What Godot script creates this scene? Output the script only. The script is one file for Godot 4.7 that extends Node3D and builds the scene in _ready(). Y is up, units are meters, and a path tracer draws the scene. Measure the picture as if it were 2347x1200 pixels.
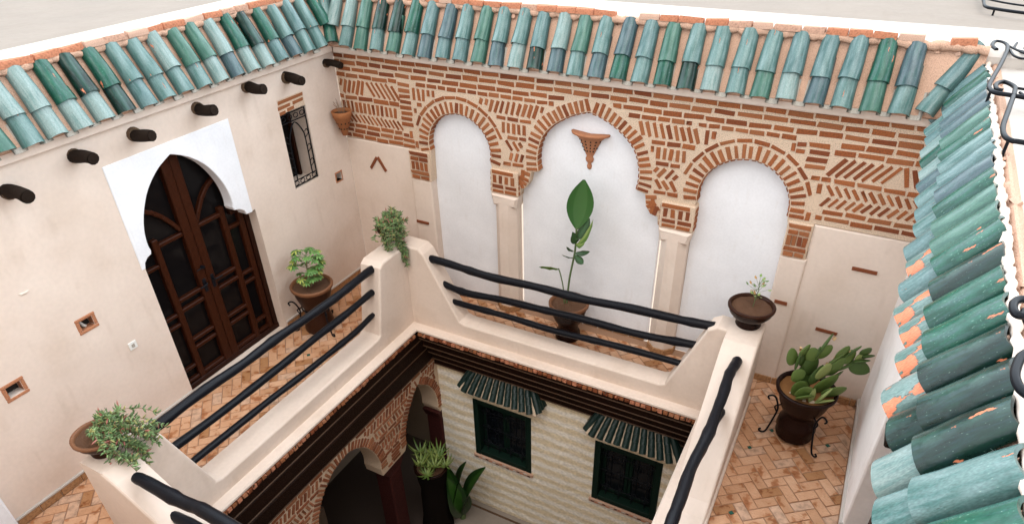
extends Node3D

var rng := RandomNumberGenerator.new()
var M := {}
var taken := {}
const CAM := Vector3(5.787, 4.906, 6.307)
const W := 6.49      # right wall
const FLAT := -1

# ------------------------------------------------------------------ mesh builder
class MB:
	var st := SurfaceTool.new()
	var col := Color(1, 1, 1)
	func _init():
		st.begin(Mesh.PRIMITIVE_TRIANGLES)
	func v(p: Vector3, uv: Vector2, g: int):
		st.set_smooth_group(g)
		st.set_color(col)
		st.set_uv(uv)
		st.add_vertex(p)
	func tri(a: Vector3, b: Vector3, c: Vector3, g := -1, ua := Vector2(), ub := Vector2(), uc := Vector2()):
		v(a, ua, g); v(c, uc, g); v(b, ub, g)      # given counter-clockwise from outside
	func quad(a: Vector3, b: Vector3, c: Vector3, d: Vector3, g := -1, ua := Vector2(), ub := Vector2(), uc := Vector2(), ud := Vector2()):
		tri(a, b, c, g, ua, ub, uc)
		tri(a, c, d, g, ua, uc, ud)
	func box(lo: Vector3, hi: Vector3, b := 0.004, xf := Transform3D()):
		# chamfered box
		var bb: float = min(b, 0.45 * min(hi.x - lo.x, min(hi.y - lo.y, hi.z - lo.z)))
		var c := (lo + hi) * 0.5
		var h := (hi - lo) * 0.5
		var P := func(sx: int, sy: int, sz: int, ax: int) -> Vector3:
			var q := Vector3(sx * h.x, sy * h.y, sz * h.z)
			for k in 3:
				if k != ax:
					q[k] -= sign(q[k]) * bb
			return xf * (c + q)
		for ax in 3:
			var u := (ax + 1) % 3
			var w := (ax + 2) % 3
			for s in [-1, 1]:
				var co := []
				for d in [[-1, -1], [1, -1], [1, 1], [-1, 1]]:
					var sg := [0, 0, 0]
					sg[ax] = s; sg[u] = d[0]; sg[w] = d[1]
					co.append(P.call(sg[0], sg[1], sg[2], ax))
				if s > 0: quad(co[0], co[1], co[2], co[3])
				else: quad(co[3], co[2], co[1], co[0])
			# edges parallel to ax
			for d in [[-1, -1], [1, -1], [1, 1], [-1, 1]]:
				var e := []
				for s in [-1, 1]:
					var sg := [0, 0, 0]
					sg[ax] = s; sg[u] = d[0]; sg[w] = d[1]
					e.append(P.call(sg[0], sg[1], sg[2], u))
					e.append(P.call(sg[0], sg[1], sg[2], w))
				if d[0] * d[1] > 0: quad(e[0], e[1], e[3], e[2])
				else: quad(e[2], e[3], e[1], e[0])
		for sx in [-1, 1]:
			for sy in [-1, 1]:
				for sz in [-1, 1]:
					var a: Vector3 = P.call(sx, sy, sz, 0)
					var bq: Vector3 = P.call(sx, sy, sz, 1)
					var cq: Vector3 = P.call(sx, sy, sz, 2)
					if sx * sy * sz > 0: tri(a, bq, cq)
					else: tri(a, cq, bq)
	func tube(pts: Array, rad, sides := 8, caps := true, g := 1):
		var n := pts.size()
		var up := Vector3.UP
		var rings := []
		var prev := Vector3.ZERO
		for i in n:
			var p: Vector3 = pts[i]
			var t: Vector3 = (pts[min(i + 1, n - 1)] - pts[max(i - 1, 0)]).normalized()
			if i == 0:
				var ref := Vector3.UP if abs(t.y) < 0.9 else Vector3.RIGHT
				up = (ref - t * ref.dot(t)).normalized()
			else:
				up = (up - t * up.dot(t)).normalized()
			prev = t
			var side := t.cross(up)
			var r: float = rad[i] if rad is Array else rad
			var ring := []
			for k in sides:
				var a := TAU * k / sides
				ring.append(p + (up * cos(a) - side * sin(a)) * r)
			rings.append(ring)
		for i in n - 1:
			for k in sides:
				var k2 := (k + 1) % sides
				var v0 := float(i) / (n - 1)
				var v1 := float(i + 1) / (n - 1)
				quad(rings[i][k2], rings[i][k], rings[i + 1][k], rings[i + 1][k2], g, Vector2(float(k + 1) / sides, v0), Vector2(float(k) / sides, v0), Vector2(float(k) / sides, v1), Vector2(float(k + 1) / sides, v1))
		if caps:
			for k in sides:
				var k2 := (k + 1) % sides
				tri(pts[0], rings[0][k], rings[0][k2])
				tri(pts[n - 1], rings[n - 1][k2], rings[n - 1][k])
	func lathe(prof: Array, segs := 28, g := 1, at := Vector3.ZERO, a0 := 0.0, a1 := TAU, wob := 0.0):
		# profile of Vector2(radius, y), from outside bottom upward and over the rim
		for i in prof.size() - 1:
			for k in segs:
				var qa := lerpf(a0, a1, float(k) / segs)
				var qb := lerpf(a0, a1, float(k + 1) / segs)
				var wa := 1.0 + wob * sin(qa * 2.0 + 0.7)
				var wb := 1.0 + wob * sin(qb * 2.0 + 0.7)
				var p0: Vector2 = prof[i]
				var p1: Vector2 = prof[i + 1]
				var A := at + Vector3(cos(qa) * p0.x * wa, p0.y, -sin(qa) * p0.x * wa)
				var B := at + Vector3(cos(qb) * p0.x * wb, p0.y, -sin(qb) * p0.x * wb)
				var C := at + Vector3(cos(qb) * p1.x * wb, p1.y, -sin(qb) * p1.x * wb)
				var D := at + Vector3(cos(qa) * p1.x * wa, p1.y, -sin(qa) * p1.x * wa)
				if p0.x < 1e-5: tri(A, C, D, g)
				elif p1.x < 1e-5: tri(A, B, C, g)
				else: quad(A, B, C, D, g)
	func slab(poly: PackedVector2Array, w0: float, w1: float, bev := 0.006, xf := Transform3D(), steps := 1):
		# polygon in local xy, extruded from w0 to w1 (front); front edges rounded
		var p := poly
		if Geometry2D.is_polygon_clockwise(p): p.reverse()
		var n := p.size()
		var inset := func(d: float) -> Array:
			var o := []
			for i in n:
				var e0 := (p[i] - p[(i + n - 1) % n]).normalized()
				var e1 := (p[(i + 1) % n] - p[i]).normalized()
				var n0 := Vector2(-e0.y, e0.x)
				var n1 := Vector2(-e1.y, e1.x)
				var b := n0 + n1
				var m: Vector2 = b / maxf(0.35, b.length_squared() * 0.5)
				o.append(p[i] + m * d)
			return o
		var rings := []
		var ws := []
		rings.append(inset.call(0.0)); ws.append(w0)
		rings.append(inset.call(0.0)); ws.append(w1 - bev)
		if bev > 0.0:
			for s in steps:
				var a := PI * 0.5 * (s + 1) / steps
				rings.append(inset.call(bev * (1.0 - cos(a)))); ws.append(w1 - bev + bev * sin(a))
		for r in rings.size() - 1:
			if r == 1 and bev <= 0.0: continue
			for i in n:
				var j := (i + 1) % n
				quad(xf * V(rings[r][i], ws[r]), xf * V(rings[r][j], ws[r]), xf * V(rings[r + 1][j], ws[r + 1]), xf * V(rings[r + 1][i], ws[r + 1]))
		var top: Array = rings[rings.size() - 1]
		var ix := Geometry2D.triangulate_polygon(PackedVector2Array(top))
		if ix.is_empty(): ix = Geometry2D.triangulate_polygon(p)
		var wt: float = ws[ws.size() - 1]
		for t in range(0, ix.size(), 3):
			var a2: Vector2 = top[ix[t]]; var b2: Vector2 = top[ix[t + 1]]; var c2: Vector2 = top[ix[t + 2]]
			var ccw := (b2 - a2).cross(c2 - a2) > 0
			var a3 := xf * V(a2, wt); var b3 := xf * V(b2, wt); var c3 := xf * V(c2, wt)
			if ccw: tri(a3, b3, c3)
			else: tri(a3, c3, b3)
			a3 = xf * V(a2, w0); b3 = xf * V(b2, w0); c3 = xf * V(c2, w0)
			if ccw: tri(a3, c3, b3)
			else: tri(a3, b3, c3)
	func V(a: Vector2, w: float) -> Vector3:
		return Vector3(a.x, a.y, w)
	func done(mat: Material) -> ArrayMesh:
		st.generate_normals()
		var m := st.commit()
		m.surface_set_material(0, mat)
		return m

# ------------------------------------------------------------------ naming
func numbered(n: String) -> String:
	if not taken.has(n):
		taken[n] = 0
		return n
	taken[n] += 1
	return "%s_%03d" % [n, taken[n]]

func thing(called: String, label: String, category: String, at := Vector3.ZERO, turn := 0.0, group := "") -> Node3D:
	var o := Node3D.new()
	o.name = numbered(called)
	add_child(o)
	o.position = at
	o.rotation.y = turn
	tag(o, label, category, group)
	return o

func tag(o: Node, label: String, category: String, group := ""):
	o.set_meta("label", label)
	o.set_meta("category", category)
	if group != "": o.set_meta("group", group)

func part(parent: Node, called: String, mesh: Mesh, xf := Transform3D(), mat: Material = null) -> MeshInstance3D:
	var o := MeshInstance3D.new()
	if parent == self: o.name = numbered(called)
	else: o.name = called
	o.mesh = mesh
	o.transform = xf
	if mat: o.set_surface_override_material(0, mat)
	parent.add_child(o, true)
	return o

func bxm(lo: Vector3, hi: Vector3, mat: Material, b := 0.006) -> ArrayMesh:
	var m := MB.new()
	m.box(lo, hi, b)
	return m.done(mat)

func tubem(pts: Array, rad, mat: Material, sides := 8) -> ArrayMesh:
	var m := MB.new()
	m.tube(pts, rad, sides)
	return m.done(mat)

func smooth_path(pts: Array, per := 6) -> Array:
	var o := []
	var n := pts.size()
	for i in n - 1:
		var p0 = pts[max(i - 1, 0)]; var p1 = pts[i]; var p2 = pts[i + 1]; var p3 = pts[min(i + 2, n - 1)]
		for k in per:
			var t := float(k) / per
			o.append(0.5 * ((2.0 * p1) + (p2 - p0) * t + (2.0 * p0 - 5.0 * p1 + 4.0 * p2 - p3) * t * t + (3.0 * p1 - p0 - 3.0 * p2 + p3) * t * t * t))
	o.append(pts[n - 1])
	return o

# ------------------------------------------------------------------ textures and materials
func lin(r: float, g: float, b: float) -> Color:
	return Color(r, g, b).linear_to_srgb()

func noise_bytes(size: int, sd: int, freq: float, oct := 4, type := FastNoiseLite.TYPE_SIMPLEX_SMOOTH) -> PackedByteArray:
	var n := FastNoiseLite.new()
	n.seed = sd
	n.noise_type = type
	n.frequency = freq
	n.fractal_type = FastNoiseLite.FRACTAL_FBM if oct > 1 else FastNoiseLite.FRACTAL_NONE
	n.fractal_octaves = oct
	var im := n.get_seamless_image(size, size, false, false, 0.15, true)
	im.convert(Image.FORMAT_L8)
	return im.get_data()

func ramp_tex(data: PackedByteArray, size: int, stops: Array) -> ImageTexture:
	# stops: [[t, Color srgb], ...]
	var lut := PackedByteArray()
	lut.resize(768)
	for i in 256:
		var t := i / 255.0
		var c: Color = stops[0][1]
		for k in stops.size() - 1:
			if t >= stops[k][0]:
				c = stops[k][1].lerp(stops[k + 1][1], clampf((t - stops[k][0]) / (stops[k + 1][0] - stops[k][0]), 0, 1))
		lut[i * 3] = int(c.r * 255); lut[i * 3 + 1] = int(c.g * 255); lut[i * 3 + 2] = int(c.b * 255)
	var o := PackedByteArray()
	o.resize(size * size * 3)
	for i in size * size:
		var j := data[i] * 3
		o[i * 3] = lut[j]; o[i * 3 + 1] = lut[j + 1]; o[i * 3 + 2] = lut[j + 2]
	return ImageTexture.create_from_image(Image.create_from_data(size, size, false, Image.FORMAT_RGB8, o))

func normal_tex(data: PackedByteArray, size: int, strength: float) -> ImageTexture:
	var im := Image.create_from_data(size, size, false, Image.FORMAT_L8, data)
	im.convert(Image.FORMAT_RGBA8)
	im.bump_map_to_normal_map(strength)
	return ImageTexture.create_from_image(im)

func mk(called: String, c: Color, rough: float, tex: Texture2D = null, scale := Vector3.ONE, nrm: Texture2D = null, ns := 1.0, world := true) -> StandardMaterial3D:
	var m := StandardMaterial3D.new()
	m.resource_name = called
	m.albedo_color = c
	m.roughness = rough
	m.metallic_specular = 0.4
	if tex: m.albedo_texture = tex
	if nrm:
		m.normal_enabled = true
		m.normal_texture = nrm
		m.normal_scale = ns
	if tex or nrm:
		m.uv1_triplanar = true
		m.uv1_world_triplanar = world
		m.uv1_scale = scale
	M[called] = m
	return m

func glaze_tex(sd: int, a: Color, b: Color, c: Color, chips: float) -> ImageTexture:
	# fired glaze: pooled tones, runs down the tile, pinholes, chips that show the clay
	var S := 256
	var n1 := noise_bytes(S, sd, 0.012, 4)
	var n2 := noise_bytes(S, sd + 7, 0.05, 3)
	var n3 := noise_bytes(S, sd + 13, 0.009, 4)
	var n4 := noise_bytes(S, sd + 29, 0.16, 2)
	var o := PackedByteArray()
	o.resize(S * S * 3)
	var clay := Color(0.80, 0.47, 0.34)
	for y in S:
		for x in S:
			var i := y * S + x
			var t := n1[i] / 255.0
			var k := n2[(y / 3) * S + x] / 255.0
			var q: Color = a.lerp(b, clampf(t * 1.6 - 0.3, 0, 1)).lerp(c, clampf(k * 1.8 - 0.75, 0, 0.8))
			var s := n4[i] / 255.0
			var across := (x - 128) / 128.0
			var crest_pale := exp(-across * across * 7.0) * clampf(n3[(i + 7000) % (S * S)] / 255.0 * 1.6 - 0.3, 0, 1)  # paler blend along the crest, broken up by noise
			q = q.lerp(Color(0.62, 0.69, 0.68), 0.30 * crest_pale)
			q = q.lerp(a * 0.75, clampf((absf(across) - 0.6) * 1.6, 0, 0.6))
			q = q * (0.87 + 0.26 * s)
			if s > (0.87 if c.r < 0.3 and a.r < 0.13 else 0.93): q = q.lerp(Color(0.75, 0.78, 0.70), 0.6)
			var ch := n3[i] / 255.0 + 0.12 * (s - 0.5)
			if ch < chips: q = clay * (0.85 + 0.3 * s)
			elif ch < chips + 0.02: q = q * 0.7
			o[i * 3] = clampi(int(q.r * 255), 0, 255); o[i * 3 + 1] = clampi(int(q.g * 255), 0, 255); o[i * 3 + 2] = clampi(int(q.b * 255), 0, 255)
	return ImageTexture.create_from_image(Image.create_from_data(S, S, false, Image.FORMAT_RGB8, o))

func streaked(t: ImageTexture, fine: PackedByteArray, amount: float) -> ImageTexture:
	# faint rain streaks, scuffs and grit that belong to old limewash
	var S := 512
	var st := noise_bytes(S, 301, 0.03, 3)
	var pa := noise_bytes(S, 303, 0.010, 4)
	var d := t.get_image().get_data()
	for y in S:
		for x in S:
			var i := y * S + x
			var s := smoothstep(0.56, 0.80, st[(y / 9) * S + x] / 255.0) * smoothstep(0.45, 0.7, pa[i] / 255.0)
			var k := 1.0 - amount * s - 0.03 * (1.0 - fine[i] / 255.0)
			if fine[i] > 236 and pa[i] > 150: k -= 0.025
			for c in 3: d[i * 3 + c] = int(d[i * 3 + c] * (k - 0.004 * c * s))
	return ImageTexture.create_from_image(Image.create_from_data(S, S, false, Image.FORMAT_RGB8, d))

func make_materials():
	var big := noise_bytes(512, 11, 0.006, 5)
	var mid := noise_bytes(512, 23, 0.02, 5)
	var fine := noise_bytes(512, 37, 0.09, 3)
	var N_plaster := normal_tex(mid, 512, 7.0)
	var N_soft := normal_tex(noise_bytes(512, 61, 0.008, 4), 512, 5.0)
	var N_fine := normal_tex(fine, 512, 5.0)
	var g := func(x: float) -> Color: return Color(x, x, x)
	var T_plaster := ramp_tex(big, 512, [[0.0, Color(0.945, 0.93, 0.915)], [0.45, Color(0.98, 0.974, 0.97)], [1.0, Color(1, 1, 1)]])
	T_plaster = streaked(T_plaster, fine, 0.022)
	var T_white := streaked(ramp_tex(big, 512, [[0.0, Color(0.955, 0.955, 0.955)], [1.0, Color(1, 1, 1)]]), fine, 0.014)
	var T_grit := ramp_tex(fine, 512, [[0.0, g.call(0.72)], [0.5, g.call(0.95)], [1.0, g.call(1.0)]])
	var T_mid := ramp_tex(mid, 512, [[0.0, g.call(0.70)], [0.5, g.call(0.92)], [1.0, g.call(1.0)]])
	mk("plaster", lin(0.74, 0.62, 0.53), 0.85, T_plaster, Vector3(0.4, 0.4, 0.4), N_soft, 0.3)
	mk("white_plaster", lin(0.845, 0.845, 0.865), 0.8, T_white, Vector3(0.6, 0.6, 0.6), N_soft, 0.25)
	mk("terrace_white", lin(0.52, 0.475, 0.43), 0.9, T_plaster, Vector3(0.5, 0.5, 0.5), N_soft, 0.7)
	mk("right_plaster", lin(0.82, 0.765, 0.725), 0.85, T_plaster, Vector3(0.4, 0.4, 0.4), N_soft, 0.5)
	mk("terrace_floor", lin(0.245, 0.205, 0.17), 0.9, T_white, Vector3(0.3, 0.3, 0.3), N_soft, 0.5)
	mk("cream", lin(0.66, 0.50, 0.37), 0.85, T_plaster, Vector3(0.8, 0.8, 0.8), N_plaster, 0.6)
	mk("mortar", lin(0.74, 0.56, 0.41), 0.95, T_grit, Vector3(1.6, 1.6, 1.6), N_fine, 0.9)
	mk("pink_mortar", lin(0.60, 0.37, 0.26), 0.95, T_grit, Vector3(2, 2, 2), N_fine, 1.2)
	var tones := [[0.32, 0.096, 0.032], [0.38, 0.122, 0.041], [0.24, 0.066, 0.024], [0.36, 0.130, 0.051], [0.16, 0.043, 0.019], [0.40, 0.144, 0.056]]
	for i in tones.size():
		mk("brick%d" % i, lin(tones[i][0], tones[i][1], tones[i][2]), 0.9, T_mid, Vector3(5 + i, 5 + i, 5 + i), N_fine, 0.8)
	tones = [[0.30, 0.095, 0.04], [0.36, 0.13, 0.06], [0.22, 0.07, 0.03], [0.38, 0.15, 0.07]]
	for i in tones.size():
		mk("lowbrick%d" % i, lin(tones[i][0], tones[i][1], tones[i][2]), 0.9, T_mid, Vector3(5, 5, 5), N_fine, 0.8)
	mk("low_mortar", lin(0.74, 0.56, 0.40), 0.95, T_grit, Vector3(1.6, 1.6, 1.6), N_fine, 0.9)
	mk("edging", lin(0.56, 0.22, 0.12), 0.9, T_mid, Vector3(4, 4, 4), N_fine, 1.0)
	mk("edging_pale", lin(0.58, 0.34, 0.24), 0.92, T_mid, Vector3(4, 4, 4), N_fine, 1.0)
	# floor tiles
	var stain := ramp_tex(noise_bytes(512, 51, 0.014, 4), 512, [[0.0, Color(0.66, 0.50, 0.38)], [0.25, Color(0.80, 0.68, 0.57)], [0.36, Color(0.94, 0.91, 0.88)], [1.0, Color(1, 1, 1)]])
	tones = [[0.60, 0.345, 0.205], [0.64, 0.385, 0.24], [0.54, 0.305, 0.175], [0.64, 0.40, 0.265], [0.40, 0.20, 0.09]]
	for i in tones.size():
		mk("floor%d" % i, lin(tones[i][0], tones[i][1], tones[i][2]), 0.5, stain if i != 3 else T_mid, Vector3(0.55 + 0.17 * i, 1, 0.55 + 0.17 * i), N_fine, 0.4)
	mk("grout", lin(0.36, 0.21, 0.13), 0.95, T_grit, Vector3(3, 3, 3))
	mk("skirting", lin(0.42, 0.22, 0.10), 0.6, T_mid, Vector3(3, 3, 3), N_fine, 0.5)
	mk("green_tile", lin(0.01, 0.075, 0.055), 0.2)
	# glazes
	var gl := [
		[Color(0.284, 0.392, 0.375), Color(0.376, 0.468, 0.460), Color(0.209, 0.351, 0.334), 0.03],
		[Color(0.06, 0.24, 0.185), Color(0.13, 0.34, 0.27), Color(0.19, 0.31, 0.30), 0.06],
		[Color(0.217, 0.284, 0.309), Color(0.284, 0.350, 0.367), Color(0.151, 0.276, 0.267), 0.03],
		[Color(0.201, 0.343, 0.292), Color(0.267, 0.409, 0.351), Color(0.175, 0.309, 0.276), 0.02],
		[Color(0.418, 0.492, 0.476), Color(0.485, 0.543, 0.526), Color(0.334, 0.443, 0.426), 0.06],
		[Color(0.025, 0.105, 0.080), Color(0.06, 0.19, 0.145), Color(0.10, 0.19, 0.20), 0.09],
		[Color(0.242, 0.359, 0.350), Color(0.326, 0.426, 0.426), Color(0.376, 0.460, 0.460), 0.02],
		[Color(0.393, 0.476, 0.459), Color(0.309, 0.418, 0.392), Color(0.459, 0.526, 0.510), 0.42]]
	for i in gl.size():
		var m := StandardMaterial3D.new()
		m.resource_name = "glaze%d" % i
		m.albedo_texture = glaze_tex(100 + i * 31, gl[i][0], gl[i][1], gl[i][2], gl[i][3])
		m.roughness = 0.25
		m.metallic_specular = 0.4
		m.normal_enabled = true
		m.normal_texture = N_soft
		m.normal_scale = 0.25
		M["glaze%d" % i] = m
	mk("clay", lin(0.50, 0.23, 0.12), 0.9, T_mid, Vector3(6, 6, 6), N_fine, 0.8)
	mk("pan_clay", lin(0.60, 0.38, 0.28), 0.9, T_grit, Vector3(3, 3, 3), N_fine, 0.8)
	mk("pan_lip", lin(0.44, 0.40, 0.34), 0.4, T_mid, Vector3(9, 9, 9))
	mk("pot_shade", lin(0.008, 0.006, 0.005), 0.9)  # near-black colour stands in for the deep shade round the lower pot
	M["pot_shade"].metallic_specular = 0.1
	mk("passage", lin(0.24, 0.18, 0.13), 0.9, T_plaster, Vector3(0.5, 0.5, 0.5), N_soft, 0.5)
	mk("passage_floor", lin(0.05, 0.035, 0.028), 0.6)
	mk("awning_glaze", lin(0.0097, 0.0270, 0.0225), 0.33, T_mid, Vector3(9, 9, 9), N_fine, 0.6)
	# woods
	var grain := ramp_tex(noise_bytes(512, 71, 0.03, 4), 512, [[0.0, Color(0.45, 0.38, 0.34)], [0.5, Color(0.85, 0.82, 0.8)], [1.0, Color(1, 1, 1)]])
	var T_dark := ramp_tex(noise_bytes(512, 83, 0.025, 5), 512, [[0.2, Color(0.25, 0.22, 0.2)], [0.5, Color(0.6, 0.55, 0.5)], [0.8, Color(1, 1, 1)]])
	mk("door_wood", lin(0.0527, 0.0143, 0.0056), 0.38, grain, Vector3(9, 0.9, 9), null, 1.0, false)
	mk("door_frame_wood", lin(0.0330, 0.0096, 0.0048), 0.42, grain, Vector3(9, 0.9, 9), null, 1.0, false)
	mk("log_wood", lin(0.0270, 0.0186, 0.0138), 0.9, grain, Vector3(3, 24, 24), N_fine, 1.0)
	mk("log_pale", lin(0.1650, 0.1087, 0.0638), 0.9, grain, Vector3(3, 24, 24), N_fine, 1.0)
	mk("rail_paint", lin(0.0063, 0.0066, 0.0098), 0.34, T_mid, Vector3(6, 6, 6), N_plaster, 0.5)
	mk("beam_wood", lin(0.0330, 0.0126, 0.0072), 0.5, T_dark, Vector3(3.5, 7, 3.5), N_fine, 0.5)
	M["rail_paint"].metallic_specular = 0.28
	mk("awning_bed", lin(0.60, 0.47, 0.34), 0.9, T_grit, Vector3(2, 2, 2), N_fine, 0.9)
	mk("beam_edge", lin(0.1190, 0.0665, 0.0350), 0.5, grain, Vector3(2.5, 9, 2.5), N_fine, 0.5)
	mk("maroon_wood", lin(0.0750, 0.0225, 0.0210), 0.55, grain, Vector3(9, 1, 9), N_fine, 0.4)
	mk("iron", lin(0.0060, 0.0072, 0.0102), 0.4, T_grit, Vector3(5, 5, 5))
	M["iron"].metallic_specular = 0.25
	mk("green_paint", lin(0.0065, 0.0195, 0.0130), 0.5, T_mid, Vector3(4, 4, 4))
	mk("glass_dark", lin(0.0060, 0.0048, 0.0048), 0.08)
	M["glass_dark"].metallic_specular = 0.22
	mk("window_glass", lin(0.0048, 0.0060, 0.0084), 0.12)
	mk("void", lin(0.02, 0.015, 0.012), 0.9)
	mk("pot_brown", lin(0.0374, 0.0122, 0.0058), 0.33, T_mid, Vector3(7, 7, 7), N_plaster, 0.5, false)
	mk("pot_dark", lin(0.0180, 0.0063, 0.0042), 0.27, T_mid, Vector3(7, 7, 7), N_plaster, 0.5, false)
	M["pot_brown"].metallic_specular = 0.25
	M["pot_dark"].metallic_specular = 0.25
	mk("pot_rim", lin(0.2250, 0.0938, 0.0413), 0.55, T_mid, Vector3(7, 7, 7), N_fine, 0.5, false)
	mk("soil", lin(0.1400, 0.0700, 0.0385), 1.0, T_grit, Vector3(9, 9, 9), N_fine, 2.0)
	mk("soil_orange", lin(0.3200, 0.1440, 0.0480), 1.0, T_grit, Vector3(9, 9, 9), N_fine, 2.0)
	mk("terracotta", lin(0.50, 0.21, 0.105), 0.85, T_mid, Vector3(8, 8, 8), N_fine, 0.8, false)
	mk("terracotta_deep", lin(0.40, 0.15, 0.055), 0.85, T_mid, Vector3(8, 8, 8), N_fine, 0.8, false)
	mk("plastic", lin(0.75, 0.74, 0.70), 0.4)
	mk("pebble", lin(0.6, 0.5, 0.38), 0.8)
	for q in [["leaf_any", 0.5, 0.35], ["leaf_gloss", 0.3, 0.2]]:
		var m := StandardMaterial3D.new()
		m.resource_name = q[0]
		m.vertex_color_use_as_albedo = true
		m.roughness = q[1]
		m.cull_mode = BaseMaterial3D.CULL_DISABLED
		m.backlight_enabled = true
		m.backlight = Color(q[2], q[2], q[2] * 0.6)
		M[q[0]] = m
	mk("pad", lin(0.1224, 0.1944, 0.0432), 0.5, T_mid, Vector3(12, 12, 12), N_fine, 0.7, false)
	mk("pad_dark", lin(0.0680, 0.1224, 0.0272), 0.5, T_mid, Vector3(12, 12, 12), N_fine, 0.7, false)
	mk("pad_pale", lin(0.30, 0.36, 0.12), 0.55, T_mid, Vector3(12, 12, 12), N_fine, 0.7, false)
	mk("dry_bit", lin(0.55, 0.38, 0.20), 0.8)
	mk("stem_green", lin(0.10, 0.15, 0.06), 0.5)
	mk("stem_brown", lin(0.22, 0.14, 0.09), 0.8)
	for q in ["door_wood", "door_frame_wood", "green_paint", "beam_wood", "log_wood", "maroon_wood"]: M[q].metallic_specular = 0.22
	# ochre bands brushed on the wall of the ground floor
	var S := 512
	var wob := noise_bytes(S, 91, 0.012, 3)
	var spk := noise_bytes(S, 97, 0.07, 3)
	var o := PackedByteArray()
	o.resize(S * S * 3)
	for y in S:
		for x in S:
			var i := y * S + x
			var f := fposmod((y + (wob[i] - 128) * 0.05) / 64.0, 1.0)
			var s := smoothstep(0.12, 0.42, f) * (1.0 - smoothstep(0.62, 0.95, f))
			s *= 0.75 + 0.25 * wob[(i + 9000) % (S * S)] / 255.0 + 0.15 * (spk[i] / 255.0 - 0.5)
			var c := Color(0.93, 0.90, 0.85).lerp(Color(0.86, 0.79, 0.66), clampf(s, 0, 1)) * (0.9 + 0.2 * spk[i] / 255.0)
			o[i * 3] = clampi(int(c.r * 255), 0, 255); o[i * 3 + 1] = clampi(int(c.g * 255), 0, 255); o[i * 3 + 2] = clampi(int(c.b * 255), 0, 255)
	var stripes := ImageTexture.create_from_image(Image.create_from_data(S, S, false, Image.FORMAT_RGB8, o))
	mk("striped_wall", Color(1, 1, 1), 0.75, stripes, Vector3(0.5, 0.68, 0.5), N_plaster, 0.4)

# ------------------------------------------------------------------ camera, sky, sun
func set_stage():
	var cam := Camera3D.new()
	cam.name = "camera"
	add_child(cam)
	var b := Basis(Vector3.UP, 0.50018) * Basis(Vector3.RIGHT, -0.60947) * Basis(Vector3.BACK, -0.0244)
	cam.transform = Transform3D(b, CAM)
	var near := 0.05
	cam.set_frustum(near * 1200.0 / 1530.06, Vector2(0.0, near * 122.556 / 1530.06), near, 60.0)
	cam.current = true
	var we := WorldEnvironment.new()
	we.name = "world_environment"
	var e := Environment.new()
	e.background_mode = Environment.BG_SKY
	var sm := ProceduralSkyMaterial.new()
	sm.sky_top_color = Color(0.92, 0.96, 1.0)
	sm.sky_horizon_color = Color(0.77, 0.80, 0.82)
	sm.sky_curve = 0.4
	sm.ground_bottom_color = Color(0.5, 0.46, 0.42)
	sm.ground_horizon_color = Color(0.7, 0.68, 0.66)
	var sky := Sky.new()
	sky.sky_material = sm
	e.sky = sky
	e.background_energy_multiplier = 1.1
	e.tonemap_mode = Environment.TONE_MAPPER_LINEAR
	e.tonemap_exposure = 4.8
	e.sdfgi_enabled = true
	e.ssao_enabled = true
	e.ssil_enabled = true
	we.environment = e
	add_child(we)
	var sun := DirectionalLight3D.new()
	sun.name = "sun"
	sun.light_energy = 0.15
	sun.light_color = Color(1.0, 0.985, 0.97)
	sun.light_angular_distance = 45.0
	sun.shadow_enabled = true
	add_child(sun)
	sun.look_at_from_position(Vector3(1.3, 6.4, 3.4), Vector3(0, 0, 0), Vector3.UP)

# ------------------------------------------------------------------ bricks
var brick_meshes := []
func make_brick_meshes():
	for k in 8:
		var m := MB.new()
		var j := func(a: float) -> float: return rng.randf_range(-a, a)
		var f := []
		var o := []
		for c in [[-0.5, -0.5], [0.5, -0.5], [0.5, 0.5], [-0.5, 0.5]]:
			var x: float = c[0] + j.call(0.035)
			var y: float = c[1] + j.call(0.10)
			o.append(Vector3(x, y, 0.55))
			f.append(Vector3(x * 0.955, y * 0.84, 1.0 + j.call(0.12)))
		m.quad(f[0], f[1], f[2], f[3])
		for i in 4:
			var i2 := (i + 1) % 4
			m.quad(o[i], o[i2], f[i2], f[i])
			m.quad(Vector3(o[i].x, o[i].y, 0), Vector3(o[i2].x, o[i2].y, 0), o[i2], o[i])
		brick_meshes.append(m.done(null))

# brick record: {c: Vector2, l, h, a}
func lay(parent: Node, list: Array, plane: Transform3D, thick: float, mats: Array, called := "brick", most := 300):
	for r in list:
		var p := plane * Vector3(r.c.x, r.c.y, 0)
		r.size = r.l * r.h / p.distance_squared_to(CAM)
	list.sort_custom(func(a, b): return a.size > b.size)
	var rest := {}
	for i in list.size():
		var r = list[i]
		var xf := plane * Transform3D(Basis(Vector3.BACK, r.a).scaled_local(Vector3(r.l, r.h, thick * rng.randf_range(0.8, 1.25))), Vector3(r.c.x, r.c.y, -0.002))
		var k := rng.randi() % brick_meshes.size()
		var q := rng.randi() % mats.size()
		if i < most:
			part(parent, called, brick_meshes[k], xf, M[mats[q]])
		else:
			if not rest.has(q):
				rest[q] = SurfaceTool.new()
			rest[q].append_from(brick_meshes[k], 0, xf)
	if rest.size():
		var am := ArrayMesh.new()
		for q in rest:
			rest[q].commit(am)
			am.surface_set_material(am.get_surface_count() - 1, M[mats[q]])
		var o := part(parent, "small_" + called + "s", am)
		o.set_meta("kind", "stuff")

func poly_dist(p: Vector2, path: Array) -> float:
	var d := 1e9
	for i in path.size() - 1:
		d = min(d, p.distance_to(Geometry2D.get_closest_point_to_segment(p, path[i], path[i + 1])))
	return d

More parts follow.
